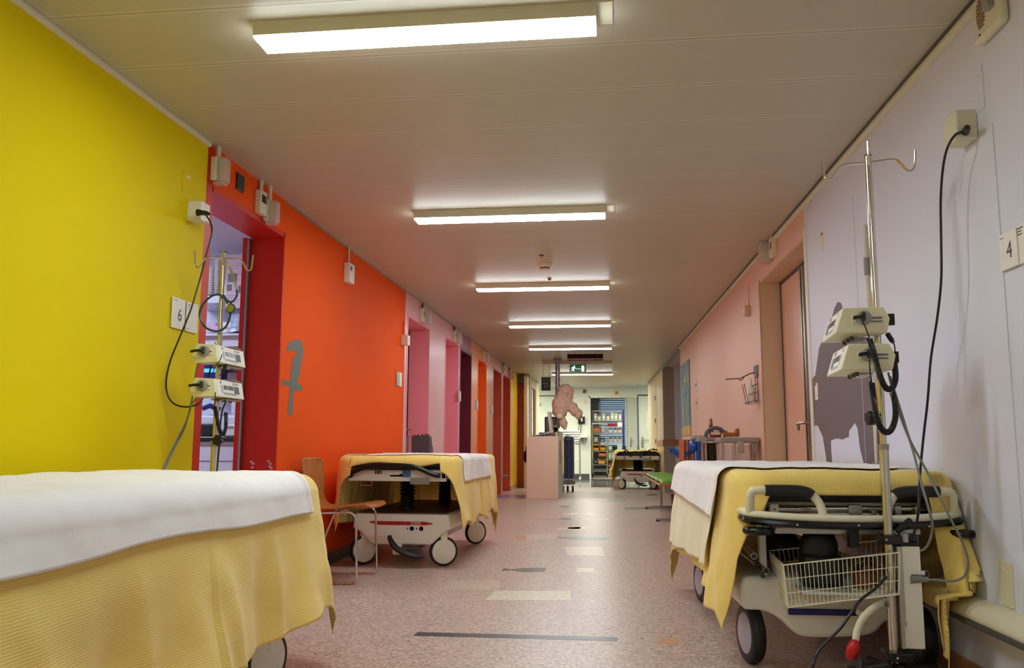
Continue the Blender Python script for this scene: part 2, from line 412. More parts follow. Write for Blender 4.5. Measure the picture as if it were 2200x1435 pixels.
# ---- left wall, split where the paint changes ----
T = 0.22
def seg(y0, y1, m, z0=0.0, z1=HC, x=LX, t=T, name='wall_left'):
    return struct(MB().box(x-t, x, y0, y1, z0, z1).build(name, m, flat=True))
seg(-4.0, 4.112, M_yel)
seg(4.112, 4.18, M_red)
seg(4.18, 5.20, M_org, 2.235)                    # lintel
seg(5.20, 8.41, M_org)
seg(8.41, 8.53, M_lilac); seg(8.53, 9.54, M_lilac, 2.2); seg(9.54, 10.50, M_lilac); seg(10.50, 11.39, M_lilac, 2.235); seg(11.39, 11.55, M_lilac)
seg(11.55, 12.42, M_plumh, 2.2)
seg(12.42, 13.06, M_org2); seg(13.06, 13.93, M_org2, 2.22); seg(13.93, 14.1, M_org2)
seg(14.1, 14.76, M_sal); seg(14.76, 15.80, M_sal, 2.235); seg(15.80, 16.05, M_sal); seg(16.05, 17.14, M_sal, 2.235); seg(17.14, 17.2, M_sal)
seg(17.2, 18.7, M_yel2)
# red liner of the first opening
d1 = struct(MB().box(LX-T, LX-0.001, 5.188, 5.20, 0, 2.235).box(LX-T, LX-0.001, 4.18, 4.192, 0, 2.235).box(LX-T, LX-0.001, 4.18, 5.2, 2.205, 2.235).build('door_1', M_red, flat=True))
MB().box(LX-T-0.014, LX-T-.0005, 5.15, 5.2, 0, 2.2).build('door_frame', M_steel, d1)
MB().box(LX-T-0.045, LX-T-.0145, 5.15, 5.2, 0, 2.2).build('door_stop', M_red, d1)
b = MB()
for (px, py) in ((540,992),(544,996),(577,991),(581,996),(580,1002),(583,1006),(542,1004)):
    p = hit(px, py, (0,1,0), 5.188); b.box(p.x-.008, p.x+.008, 5.1865, 5.189, p.z-.006, p.z+.006, None)
b.build('paint_chip', M_lilac, d1)
# niches with their doors
def niche(i, y0, y1, top, md, mj, gap=True, handle=False, depth=T, gapm=None):
    r = struct(MB().box(LX-depth-0.05, LX-depth, y0-0.1, y1+0.1, 0, top+0.05).build('door_%d' % i, md, flat=True))
    MB().box(LX-depth, LX-0.001, y1-0.005, y1, 0, top-.0005).box(LX-depth, LX-0.001, y0, y0+0.005, 0, top-.0005).box(LX-depth, LX-0.001, y0+.005, y1-.005, top-0.005, top-0.0005).build('door_lining', mj, r, flat=True)
    MB().box(LX-0.0005, LX+0.004, y0-0.045, y0, 0, top+0.045).box(LX-0.0005, LX+0.004, y1, y1+0.035, 0, top+0.045).box(LX-0.0005, LX+0.004, y0, y1, top, top+0.045).build('door_casing', mj, r, bevel=0.002)
    if gap: MB().box(LX-depth, LX-depth+0.01, y1-0.10, y1-0.085, 0, top-0.02).box(LX-depth, LX-depth+0.01, y0, y1-0.1, top-0.03, top-0.02).build('door_gap', M_blk, r)
    if handle:
        MB().tube([(LX-depth, y1-0.14, 1.05), (LX-depth+0.05, y1-0.14, 1.05), (LX-depth+0.055, y1-0.26, 1.05)], 0.01, 8).build('door_handle', M_steel, r)
    return r
n1 = niche(2, 8.53, 9.54, 2.2, M_pink, M_pink, handle=True)
niche(3, 10.50, 11.39, 2.235, M_pink, M_pink, gap=False, handle=True)
niche(4, 11.551, 12.419, 2.2, M_plum, M_plum, gap=False, depth=T)
niche(5, 13.06, 13.93, 2.22, M_org3, M_org3, gap=False)
niche(6, 14.76, 15.80, 2.235, M_brick, M_brick, gap=False)
niche(7, 16.05, 17.14, 2.235, M_brick, M_brick, gap=False)
# the amber end panel and the stepped-out cream wall with a dark opening
struct(MB().box(-2.45, -1.95, 18.7, 18.78, 0, 2.25).build('wall_left', M_org4, bevel=0.003))
struct(MB().box(-1.97, -1.90, 18.35, 19.1, 0, 2.4).build('wall_left', M_cream, bevel=0.004))
struct(MB().box(-1.97, -1.90, 19.1, 20.3, 2.22, 2.4).build('wall_left', M_cream, flat=True))
struct(MB().box(-2.10, -1.99, 19.1, 20.3, 0, 2.22).build('door_8', M_dkopen, flat=True))
struct(MB().box(-1.97, -1.895, 20.3, 21.2, 0, 2.4).build('wall_left', M_cream, bevel=0.004))
struct(MB().box(-6, -1.9, 18.79, 18.9, 0, 2.5).build('wall_left', M_cream, flat=True))
struct(MB().box(-2.45, -1.96, 18.4, 18.7, 2.25, 2.44).build('trim_2', M_dgrey, flat=True))
# left skirting
for y0, y1 in ((-4, 4.18), (5.2, 8.53), (9.54, 10.5), (17.2, 18.7)):
    struct(MB().box(LX, LX+0.012, y0, y1, 0, 0.08).build('baseboard_left', M_dgrey if y0 < 9 else M_wood2, bevel=0.002))
# ceiling edge profiles
struct(MB().box(LX, LX+0.02, -4, 4.11, 2.425, HC).build('trim_3', M_offw, bevel=0.003))
struct(MB().box(LX, LX+0.006, 5.2, 18.3, 2.437, HC).build('trim_4', M_grey))
# ---- right wall (turned by about a degree and a half) ----
WR = bpy.data.objects.new('wall_right', None); COL.objects.link(WR); struct(WR)
WR.location = (RX(0), 0, 0); WR.rotation_euler[2] = RA
def rseg(y0, y1, m, z0=0.0, z1=HC, x=0.0, t=T, name='wall_segment'):
    o = MB().box(x, x+t, y0, y1, z0, z1).build(name, m, WR, flat=True); return o
rseg(-4, 5.64, M_wwall); rseg(5.64, 7.2, M_pwall, 2.235); rseg(7.2, 13.67, M_pwall)
rseg(17.1, 21.6, M_cream)
MB().box(0, 3, 17.1, 17.2, 0, HC).build('wall_segment', M_wwall, WR, flat=True)
MB().box(T, 3, 13.6, 13.67, 0, HC).build('wall_segment', M_wwall, WR, flat=True)
MB().box(2.2, 2.3, 13.67, 17.1, 0, HC).build('wall_segment', M_wwall, WR, flat=True)
MB().box(-0.03, 0, -4, 13.67, 2.415, HC).build('ceiling_profile', M_offw, WR, bevel=0.003)
MB().box(-0.036, -0.03, -4, 13.67, 2.436, HC).build('profile_gap', M_dgrey, WR)
MB().box(-0.03, 0.02, 13.67, 21.6, 2.41, HC).build('ceiling_profile', M_grey, WR, bevel=0.003)
MB().box(-0.012, 0, -4, 5.6, 0, 0.078).build('baseboard', M_wood2, WR, bevel=0.002)
MB().box(-0.012, 0, 7.3, 13.6, 0, 0.078).build('baseboard', M_wood2, WR, bevel=0.002)
MB().box(-0.02, 0.0, 17.08, 18.6, 0.90, 1.02).build('guard_board', M_wood2, WR, bevel=0.003)
MB().box(0.0, 2.2, 17.06, 17.1, 0.90, 1.02).build('guard_board', M_wood2, WR, bevel=0.003)
MB().box(-0.008, 0, 18.8, 20.3, 0, 2.2).build('door_casing', M_jamb, WR, bevel=0.002)
MB().box(-0.014, -0.008, 18.95, 20.15, 0, 2.12).build('door_leaf', M_cream, WR, bevel=0.002)
MB().cyl((-0.02, 18.98, 1.9), (-0.02, 18.98, 2.0), 0.012).cyl((-0.02, 18.98, 0.95), (-0.02, 18.98, 1.05), 0.012).cyl((-0.02, 18.98, 1.4), (-0.02, 18.98, 1.5), 0.012).build('door_hinge', M_dgrey, WR)
MB().box(-0.004, 0, 3.02, 3.024, 0.3, 1.98).box(-0.003, 0, 4.60, 4.603, 0.5, 2.2).build('cable_cover', M_wwall, WR)
# right-hand door
dr = struct(bpy.data.objects.new('door_9', None)); COL.objects.link(dr); dr.location = WR.location; dr.rotation_euler[2] = RA
MB().box(0.005, T, 7.188, 7.2, 0, 2.235).box(0.005, T, 5.64, 5.652, 0, 2.235).box(0.005, T, 5.64, 7.2, 2.225, 2.236).build('door_lining', M_jamb, dr, flat=True)
MB().box(-0.012, 0.02, 5.595, 5.645, 0, 2.28).build('door_casing', M_white, dr, bevel=0.008, seg=3)
MB().box(-0.006, 0.004, 7.19, 7.215, 0, 2.25).build('door_casing', M_jamb, dr, bevel=0.003)
MB().box(0.17, 0.215, 6.42, 7.16, 0, 2.2).build('door_leaf', M_wdoor, dr, bevel=0.002)
MB().box(0.17, 0.215, 5.66, 6.385, 0, 2.2).build('door_leaf', M_wdoor, dr, bevel=0.002)
MB().box(0.165, 0.2, 7.16, 7.188, 0, 2.225).box(0.165, 0.2, 5.652, 7.188, 2.2, 2.225).build('door_seal', M_dgrey, dr)
MB().box(0.155, 0.17, 6.385, 6.42, 0, 2.2).box(0.150, 0.17, 6.44, 6.455, 0, 2.2).build('meeting_stile', M_steel, dr, bevel=0.002)
MB().box(0.166, 0.1695, 6.42, 6.44, 0, 2.2).build('door_gap', M_blk, dr)
MB().box(0.160, 0.17, 6.30, 6.345, 0.85, 1.15).build('handle_plate', M_steel, dr, bevel=0.002)
MB().tube([(0.16, 6.32, 1.04), (0.115, 6.32, 1.04), (0.10, 6.33, 1.04), (0.095, 6.45, 1.035), (0.10, 6.46, 1.03), (0.105, 6.47, 0.99)], 0.011, 10, smooth=4).build('door_handle', M_steel, dr)
# guard rail low on the right wall
gr = struct(bpy.data.objects.new('trim_5', None)); COL.objects.link(gr); gr.location = WR.location; gr.rotation_euler[2] = RA
pr = [(0, .325), (-.045, .322), (-.075, .305), (-.085, .285), (-.085, .268), (-.078, .262), (0, .262)]
MB().prism(pr, lambda u, v, s: Vector((u, -4 if not s else 3.93, v))).build('rail_body', M_offw, gr, sharp=50)
MB().box(-0.089, -0.078, -4, 3.93, 0.245, 0.262).build('rail_edge', M_dgrey, gr, bevel=0.003)
MB().box(-0.08, 0, 3.92, 3.935, 0.26, 0.325).build('rail_cap', M_offw, gr, bevel=0.004)
# ---- wall behind the camera, far hall walls ----
struct(MB().box(-3, 3, -4.1, -4.0, 0, 2.6).build('wall_back', M_wwall, flat=True))
FY = 24.0
struct(MB().box(-6, -2.16, FY, FY+.12, 0, 2.6).box(-1.62, -0.70, FY, FY+.12, 0, 2.6).box(-2.16, -1.62, FY, FY+.12, 2.32, 2.6).box(-0.70, 1.2, FY, FY+.12, 2.24, 2.6).box(0.30, 0.44, FY, FY+.12, 0, 2.24).box(1.2, 5, FY, FY+.12, 0, 2.6).build('wall_far', mat('paint_hall_white', (226, 230, 214), 0.4, var=0.02), flat=True))
struct(MB().box(4.9, 5.0, 17.2, 24.1, 0, 2.6).build('wall_right', M_wwall, flat=True))
struct(MB().box(-6.1, -6.0, 18.8, 24.1, 0, 2.6).build('wall_left', M_wwall, flat=True))
struct(MB().box(-1.62, -0.72, FY-.012, FY, 0, 0.14).box(-6, -2.16, FY-.012, FY, 0, 0.14).build('baseboard_far', M_dgrey, bevel=0.002))
M_hdoor = mat('door_hall_white', (206, 212, 194), 0.4, var=0.02)
d = struct(MB().box(-2.15, -1.63, FY-0.01, FY+.04, 0, 2.30).build('door_10', M_hdoor, flat=True))
MB().box(-2.16, -1.62, FY-0.015, FY-.01, 2.29, 2.32).build('door_gap', M_dgrey, d)
MB().box(-2.12, -2.10, FY-0.03, FY-.01, 2.02, 2.1).build('door_hinge', M_dgrey, d)
d = struct(MB().box(-0.745, -0.70, FY-0.04, FY+.13, 0, 2.29).box(-0.745, 0.30, FY-0.04, FY+.13, 2.24, 2.29).box(0.27, 0.30, FY-0.04, FY+.13, 0, 2.24).build('door_11', mat('door_frame_pale', (226, 230, 212), 0.35), bevel=0.004))
d = struct(MB().box(0.32, 0.58, FY-0.06, FY-.02, 0.01, 2.23).build('door_12', M_hdoor, bevel=0.003))
MB().box(0.38, 0.42, FY-0.075, FY-.06, 0.88, 1.14).build('handle_plate', M_steel, d, bevel=0.01)
MB().tube([(0.40, FY-.07, 1.05), (0.40, FY-.11, 1.05), (0.46, FY-.11, 1.05)], 0.01, 8).build('door_handle', M_chr, d)
d = struct(MB().box(0.62, 1.5, FY-0.35, FY-.31, 0.01, 2.26).build('door_13', M_hdoor, bevel=0.003))
MB().box(0.585, 0.612, FY-0.37, FY-.29, 0, 2.30).box(0.612, 1.5, FY-.37, FY-.29, 2.275, 2.31).build('door_edge', M_dgrey, d)
MB().box(0.69, 0.735, FY-0.365, FY-.35, 0.86, 1.16).build('handle_plate', M_steel, d, bevel=0.015)
MB().tube([(0.71, FY-.36, 1.07), (0.71, FY-.41, 1.07), (0.88, FY-.41, 1.065)], 0.012, 8).build('door_handle', M_chr, d)
n_ = MB().box(0.84, 1.12, FY-0.356, FY-.35, 1.40, 1.86).build('notice', M_white, d, bevel=0.001)
MB().box(0.88, 1.08, FY-0.358, FY-.3565, 1.45, 1.80).build('notice_sheet', M_mint, n_)
# storeroom behind the far wall
struct(MB().box(-1.5, -1.42, FY+.12, 28.2, 0, 2.6).build('wall_storeroom', M_hdoor, flat=True))
struct(MB().box(3.0, 3.1, FY+.12, 28.2, 0, 2.6).build('wall_storeroom', M_hdoor, flat=True))
struct(MB().box(-1.5, 3.1, 28.1, 28.2, 0, 0.9).box(-1.5, 3.1, 28.1, 28.2, 2.45, 2.6).box(-1.5, -0.55, 28.1, 28.2, 0.9, 2.45).box(2.6, 3.1, 28.1, 28.2, 0.9, 2.45).build('wall_storeroom', mat('paint_slate', (92, 96, 96), 0.6), flat=True))
struct(MB().box(-1.5, 3.1, FY, 28.2, 2.55, 2.6).build('ceiling', M_ctile, flat=True))
wn = struct(MB().box(-0.55, 2.6, 28.12, 28.17, 0.9, 0.95).box(-0.55, 2.6, 28.12, 28.17, 2.4, 2.45).box(-0.55, -0.5, 28.12, 28.17, 0.9, 2.45).box(2.55, 2.6, 28.12, 28.17, 0.9, 2.45).box(0.35, 0.4, 28.12, 28.17, 0.9, 2.45).build('window_1', M_white))
bl = thing('window_blind', 'blue-grey horizontal slat blind over the bright storeroom window', 'blind', (0, 28.085, 0.9))
b = MB()
for i in range(26):
    z = 0.03+i*0.058; ti = 1.25 if i > 8 else 1.0
    Mx = Matrix.Translation((1.0, 0, z)) @ Matrix.Rotation(-ti, 4, 'X')
    b.cb((0, 0, 0), (3.05, 0.05, 0.002), Mx)
b.build('slats', mat('blind_blue_grey', (120, 150, 168), 0.4), bl)
MB().box(-0.52, 2.55, -0.03, 0.03, 1.51, 1.55).build('head_rail', M_alu, bl)
for x in (0.3, 1.6): MB().cyl((x, -0.03, 0), (x, -0.03, 1.5), 0.004, 6).build('cord', M_white, bl)
# treatment room beyond the red doorway
M_room = mat('paint_room_blue_white', (214, 218, 232), 0.5, var=0.02)
struct(MB().box(-5.0, LX-T, 6.78, 6.86, 0, 2.6).build('wall_room', M_room, flat=True))
struct(MB().box(-5.1, -5.0, 2.4, 6.86, 0, 2.6).build('wall_room', M_room, flat=True))
struct(MB().box(-5.1, LX-T, 2.4, 2.5, 0, 2.6).build('wall_room', M_room, flat=True))
struct(MB().box(-5.1, LX-T, 2.4, 6.86, 2.5, 2.6).build('ceiling', M_room, flat=True))
# ---- mural shapes, painted on the walls: wafer-thin vinyl ----
def decal_left(name, pts, m, label, cat, x=LX):
    P = [PL(px, py, x) for px, py in pts]
    o = MB().prism([(p.y, p.z) for p in P], lambda u, v, s: Vector((x-0.001 if not s else x+0.0015, u, v))).build(name, m, flat=True)
    return tag(o, label, cat)
def decal_right(name, pts, m, label, cat, th=0.0015):
    P = [PR(px, py) for px, py in pts]
    tv = Vector((-NR.y, NR.x, 0))
    A = P[0].copy()
    prs = [((p-A).dot(tv), p.z) for p in P]
    o = MB().prism(prs, lambda u, v, s: A + tv*u + Vector((0, 0, v-A.z)) + NR*(0.001 if not s else -th)).build(name, m, flat=True)
    return tag(o, label, cat) if label else o
pk = [(100.5/1, 0)]
parrot = [(128,285),(140,190),(175,120),(225,85),(270,76),(310,92),(330,66),(365,85),(395,150),(408,240),(405,340),(395,410),(380,440),(368,560),(345,690),(312,800),(330,850),(345,835),(398,885),(398,952),(350,935),(315,965),(275,932),(240,975),(238,1100),(228,1320),(210,1380),(165,1365),(143,1320),(150,1180),(170,1050),(172,878),(50,850),(50,762),(178,790),(190,640),(215,480),(235,390),(280,330),(298,300),(280,272),(230,266),(180,268)]
decal_left('parrot_mural', [(600+u/7.975, 720+v/7.975) for u, v in parrot], M_purple, 'grey parrot silhouette painted on the orange wall right of the red doorway', 'mural')
dog = [(1741,915),(1740,830),(1743,818),(1750,808),(1752,806),(1760,748),(1768,730),(1778,725),(1786,690),(1793,662),(1800,649),(1806,650),(1809,657),(1812,700),(1845,705),(1862,730),(1872,800),(1880,880),(1887,925),(1892,950),(1897,1016),
       (1891,1017),(1889,1005),(1887,1017),(1884,1017),(1882,1000),(1880,1017),(1876,985),(1873,1017),(1859,1013),(1856,995),(1848,963),(1843,921),(1837,908),(1824,926),(1824,938),(1810,944),(1801,942),(1792,943),(1785,947),(1786,970),(1789,1012),(1779,1010),(1774,975),(1768,938),(1757,914)]
decal_right('animal_mural', dog, M_mural2, 'large violet-grey long-legged animal silhouette painted on the white right wall', 'mural')
hh = [(872,985),(872,945),(874,938),(878,935),(877,985)]
decal_left('hedgehog_mural', hh, M_mural3, 'left sliver of the charcoal spiky animal silhouette on the pink wall edge', 'mural')
jj = [(884,985),(884,934),(887,938),(890,933),(894,936),(899,932),(902,937),(908,931),(911,936),(916,930),(919,935),(922,932),(922,985)]
P_ = [hit(px, py, (0,1,0), 9.534) for px, py in jj]
tag(MB().prism([(max(p.x, LX-T+.001), p.z) for p in P_], lambda u, v, s: Vector((u, 9.5355 if not s else 9.5335, v))).build('hedgehog_mural', M_mural3, flat=True), 'middle part of the charcoal spiky animal silhouette inside the rose door recess', 'mural')
decal_left('hedgehog_mural', [(922,985),(922,933),(925,940),(927,936),(928,955),(930,962),(929,985)], M_mural3, 'right edge of the charcoal spiky animal silhouette on the pink pillar', 'mural')
# =====================================================================
#  LAMPS AND CEILING FITTINGS
# =====================================================================
M_emdim = mat('added_lamp_dim', (255, 255, 255), 0.5, emit=LAMP_E*.62, ecol=LAMP_COL)
def make_lamp(y, label, lit=True, dim=False):
    t = thing('ceiling_lamp', label, 'ceiling lamp', (-0.70, y, HC), group='long ceiling lamps down the corridor')
    t['label'] = label
    h = 0.6465
    MB().box(-h-.012, h+.06, -0.005, 0.16, -0.004, 0).build('mounting_plate', M_offw, t)
    b = MB()   # housing: near and far side cheeks and end caps
    b.add([(-h, 0, 0), (h, 0, 0), (h, .004, -.05), (-h, .004, -.05), (-h, .15, 0), (h, .15, 0), (h, .146, -.05), (-h, .146, -.05)], [(0,1,2,3), (5,4,7,6), (4,0,3,7), (1,5,6,2), (3,2,6,7), (0,4,5,1)])
    b.build('housing', M_offw, t, bevel=0.001)
    MB().box(-h+.002, h-.002, .008, .142, -.058, -.0505).build('diffuser', (M_emdim if dim else M_emiss) if lit else M_unlit, t)
    return t
L0 = 2.9
names = ['ceiling lamp nearest the camera, above the red doorway', 'second ceiling lamp from the camera', 'third ceiling lamp, just past the smoke detector', 'fourth ceiling lamp from the camera', 'fifth ceiling lamp, in front of the dark hanging panel', 'switched-off ceiling lamp behind the green exit sign', 'farthest lit ceiling lamp, low behind the hanging toy']
for i, y in enumerate((2.9, 5.505, 8.115, 10.72, 13.27, 15.70, 18.05)):
    make_lamp(y, names[i], lit=(i != 5))
for y, s in ((0.29, 'added dim ceiling lamp right above the camera'), (-2.3, 'lit ceiling lamp behind the camera')):
    make_lamp(y, s, dim=y > 0)  # the dim one is added to brighten the near gurney
# far hall lamps, added out of view to brighten it; then room lamps
M_emhall = mat('added_hall_light', (255, 255, 255), 0.5, emit=100, ecol=(1.0, 0.98, 0.86))
for x in (-3.0, -.6, 2.4):
    t = thing('ceiling_lamp', 'added square ceiling lamp brightening the far hall from out of view', 'ceiling lamp', (x, 22.6 if x != -.6 else 21.5, 2.53), group='added lamps in the far hall')
    MB().box(-.3, .3, -.3, .3, -.012, 0).build('frame', M_white, t); MB().box(-.27, .27, -.27, .27, -.016, -.0125).build('diffuser', M_emhall, t)
M_emroom = mat('added_room_daylight', (255, 255, 255), 0.5, emit=30, ecol=(0.62, 0.74, 1.0))
t = thing('ceiling_lamp', 'added bluish lamp for the daylight in the treatment room behind the red doorway', 'ceiling lamp', (-3.9, 5.2, 2.5))  # added lamp standing in for daylight from the room's window
MB().box(-.5, .5, -.3, .3, -.03, 0).build('frame', M_white, t); MB().box(-.47, .47, -.27, .27, -.036, -.0305).build('diffuser', M_emroom, t)
M_emst = mat('store_diffuser', (255, 255, 255), 0.5, emit=55, ecol=(1.0, 0.95, 0.8))
t = thing('ceiling_lamp', 'ceiling lamp inside the storeroom at the end', 'ceiling lamp', (0.3, 25.3, 2.55))
MB().box(-.5, .5, -.15, .15, -.03, 0).build('frame', M_white, t); MB().box(-.47, .47, -.12, .12, -.036, -.0305).build('diffuser', M_emst, t)

t = thing('smoke_detector', 'round cream smoke detector on the ceiling before the third lamp', 'smoke detector', (-0.60, 7.29, HC))
MB().lathe([(.062, 0), (.062, -.012), (.05, -.03), (.046, -.034)]).build('base', M_offw, t)
MB().lathe([(.046, -.034), (.044, -.037), (.044, -.041), (.04, -.044)]).build('vent_ring', M_dgrey, t)
MB().lathe([(.042, -.044), (.03, -.056), (.001, -.06)]).build('cap', M_offw, t)
t = thing('ceiling_plug', 'small dark metal ceiling plug before the smoke detector', 'ceiling fitting', (-0.60, 6.94, HC))
MB().lathe([(.024, 0), (.018, -.005), (.006, -.008)]).build('flange', M_dgrey, t)
MB().cyl((0, 0, -.008), (0, 0, -.014), .006).build('tip', M_blk, t)
t = thing('indicator_bulb', 'tiny red indicator dome on the third ceiling lamp front', 'indicator', (-0.61, 7.93, HC))
MB().ell((0, 0, -.008), (.016, .016, .012)).build('dome', M_redl, t)
MB().cyl((0, 0, 0), (0, 0, -.004), .022).build('ring', M_offw, t)
# dark hanging panel, exit sign
t = thing('display_board', 'dark brown hanging display panel above the green exit sign', 'sign', (-0.50, 14.3, HC))
MB().box(-.30, .30, -.02, .02, -.135, -.03).build('panel', mat('panel_maroon', (44, 10, 12), 0.7, spec=.1), t, bevel=.002)
MB().box(-.30, .30, -.022, -.0205, -.12, -.114).build('light_strip', mat('strip_pale', (230, 190, 160), 0.3), t)
for x in (-.18, .18): MB().cyl((x, 0, -.03), (x, 0, 0), .006, 8).build('hanger', M_steel, t)
t = thing('exit_sign', 'green hanging emergency exit sign with a running figure and arrow', 'exit sign', (-0.655, 15.0, 2.314))
MB().box(-.146, .146, 0, .03, -.138, 0).build('panel', M_exitg, t, bevel=.001)
MB().box(-.15, .15, -.002, .032, -.142, -.138).box(-.15, .15, -.002, .032, 0, .004).build('frame', M_white, t)
for x in (-.13, .13): MB().cyl((x, .015, .004), (x, .015, HC-2.314), .004, 6).build('hanger', M_steel, t)
yy_ = -.0015
b = MB(); f2 = lambda u, v, s: Vector((u, yy_ if s else .001, v))
b.ell((-.062, -.002, -.03), (.012, .002, .012))
for seg_ in (((-.068,-.042),(-.085,-.08),.011), ((-.085,-.08),(-.07,-.1),.008), ((-.07,-.1),(-.072,-.125),.006), ((-.085,-.08),(-.1,-.1),.008), ((-.1,-.1),(-.112,-.118),.006), ((-.068,-.048),(-.1,-.055),.006), ((-.1,-.055),(-.108,-.072),.005), ((-.068,-.05),(-.048,-.066),.006), ((-.048,-.066),(-.032,-.062),.005)):
    (x0, z0), (x1, z1), r = seg_; d = Vector((x1-x0, z1-z0)).normalized()*r; n_ = Vector((-d.y, d.x))
    b.prism([(x0+n_.x-d.x*.4, z0+n_.y-d.y*.4), (x0-n_.x-d.x*.4, z0-n_.y-d.y*.4), (x1-n_.x+d.x*.4, z1-n_.y+d.y*.4), (x1+n_.x+d.x*.4, z1+n_.y+d.y*.4)], f2)
b.build('running_figure', M_exitw, t)
MB().prism([(-.03,-.076),(.032,-.076),(.032,-.07),(.05,-.08),(.032,-.09),(.032,-.084),(-.03,-.084)], f2).build('arrow', M_exitw, t)
MB().prism([(.062,-.022),(.112,-.022),(.112,-.126),(.062,-.126)], f2).build('door_symbol', M_exitw, t)
# =====================================================================
#  WALL DEVICES
# =====================================================================
def wall_l(name, label, cat, y, z, group=None): return thing(name, label, cat, (LX, y, z), 0, group)
def wall_r(name, label, cat, p, group=None): return thing(name, label, cat, (p.x, p.y, p.z), RA, group)
def dispenser_parts(t, s=1.0):   # translucent emergency light box with conduit, projecting +x from the wall
    MB().box(0, .05*s, -.07*s, .03*s, -.10*s, .08*s).build('back_box', M_offw, t, bevel=.006)
    MB().box(.05*s, .12*s, -.065*s, .025*s, -.11*s, .075*s).build('cover', M_frost, t, bevel=.01)
    MB().box(.02*s, .10*s, -.06*s, .02*s, -.125*s, -.111*s).build('lens', M_frost, t, bevel=.004)
    return t
t = dispenser_parts(wall_l('emergency_light', 'translucent box light at the yellow and red wall corner', 'emergency light', 4.19, 2.33), .72)
MB().cyl((.03, -.02, .05), (.03, -.02, .12), .012).build('conduit', M_offw, t)
t = dispenser_parts(wall_l('emergency_light', 'translucent box light beside the thermostat above the red doorway', 'emergency light', 4.88, 2.295), .72)
MB().cyl((.03, -.02, .05), (.03, -.02, .155), .012).build('conduit', M_offw, t)
def thermo(t, s=1.0, dark=True):
    MB().box(0, .035*s, -.045*s, .045*s, -.075*s, .06*s).build('body', M_offw, t, bevel=.004)
    if dark: MB().box(.035*s, .037*s, -.03*s, .03*s, -.01*s, .035*s).build('display', M_blkg, t)
    MB().box(.036*s, .038*s, -.018*s, -.004*s, -.045*s, -.03*s).box(.036*s, .038*s, .004*s, .018*s, -.045*s, -.03*s).build('buttons', M_white, t)
    MB().cyl((.015, 0, .06*s), (.015, 0, .125*s), .012).build('conduit', M_offw, t)
thermo(wall_l('thermostat', 'cream thermostat with dark display over the red doorway', 'thermostat', 4.76, 2.32), 1.05)
t = wall_l('wall_sign', 'small black printed sign high over the red doorway', 'sign', 4.50, 2.355)
MB().box(0, .006, -.05, .05, -.05, .05).build('plate', M_blkg, t)
for k in range(4): MB().box(.006, .007, -.038, .038, .026-.02*k, .031-.02*k).build('print_line', M_dgrey, t)
MB().box(.006, .0068, -.048, .048, .045, .048).box(.006, .0068, -.048, .048, -.048, -.045).build('border', M_txtg, t)
t = wall_l('room_sensor', 'white wall sensor with tiny dark window on the orange wall', 'sensor', 6.47, 2.24)
MB().box(0, .05, -.06, .06, -.09, .065).build('body', M_white, t, bevel=.004)
MB().box(.05, .052, -.045, -.012, .005, .04).build('window', M_blk, t)
MB().cyl((.018, 0, .065), (.018, 0, .21), .007).build('conduit', M_offw, t)
def lbox(y, z, label, kind='both'):
    t = wall_l('wall_thermostat', label, 'thermostat', y, z)
    MB().box(0, .04, -.07, 0, -.08, .07).build('body', M_offw, t, bevel=.004)
    MB().box(.04, .042, -.05, -.02, -.01, .03).build('display', M_blkg, t)
    MB().cyl((.02, -.03, .07), (.02, -.03, .13), .012).build('conduit', M_dgrey, t)
    if kind == 'both': MB().box(0, .10, .02, .12, -.09, .07).build('light_box', M_frost, t, bevel=.01)
lbox(9.12, 2.30, 'thermostat and light box above the first rose door recess')
lbox(11.0, 2.31, 'thermostat and light box above the second rose door recess')
lbox(16.0, 2.33, 'thermostat between the two brick-red recesses', 'one')
lbox(16.9, 2.31, 'thermostat and light box above the last brick-red recess')
t = dispenser_parts(wall_l('emergency_light', 'small box light above the deep orange recess', 'emergency light', 13.55, 2.32), .85)
# sockets
sk = wall_l('wall_socket', 'white double wall socket with a black plug on the yellow wall', 'wall socket', 3.975, 2.03)
MB().box(0, .075, -.05, .045, -.05, .05).build('body', M_white, sk, bevel=.005)
for z in (.022, -.022): MB().lathe([(.019, 0), (.019, .002), (.015, .002), (.015, .0005)], Matrix.Translation((.075, 0, z)) @ Matrix.Rotation(math.pi/2, 4, 'Y'), 20).build('outlet_ring', M_offw, sk)
MB().box(.076, .078, .01, .04, -.049, -.04).build('warning_mark', M_redl, sk)
t = wall_l('wall_socket', 'small white wall socket at the right edge of the orange wall', 'wall socket', 8.30, 1.92)
MB().box(0, .07, -.045, .045, -.05, .05).build('body', M_white, t, bevel=.005); MB().box(.07, .073, -.03, .03, -.03, .03).build('outlet', M_offw, t)
MB().cyl((.01, 0, .05), (.01, 0, .2), .005).build('conduit', M_org, t)
t = wall_l('cover_plate', 'flat painted inspection plate on the yellow wall above the socket', 'cover plate', 3.92, 2.15)
MB().box(0, .003, -.055, .055, -.07, .07).build('plate', M_yel, t, bevel=.002); MB().box(.003, .004, -.02, .02, .045, .056).build('tag', M_white, t)
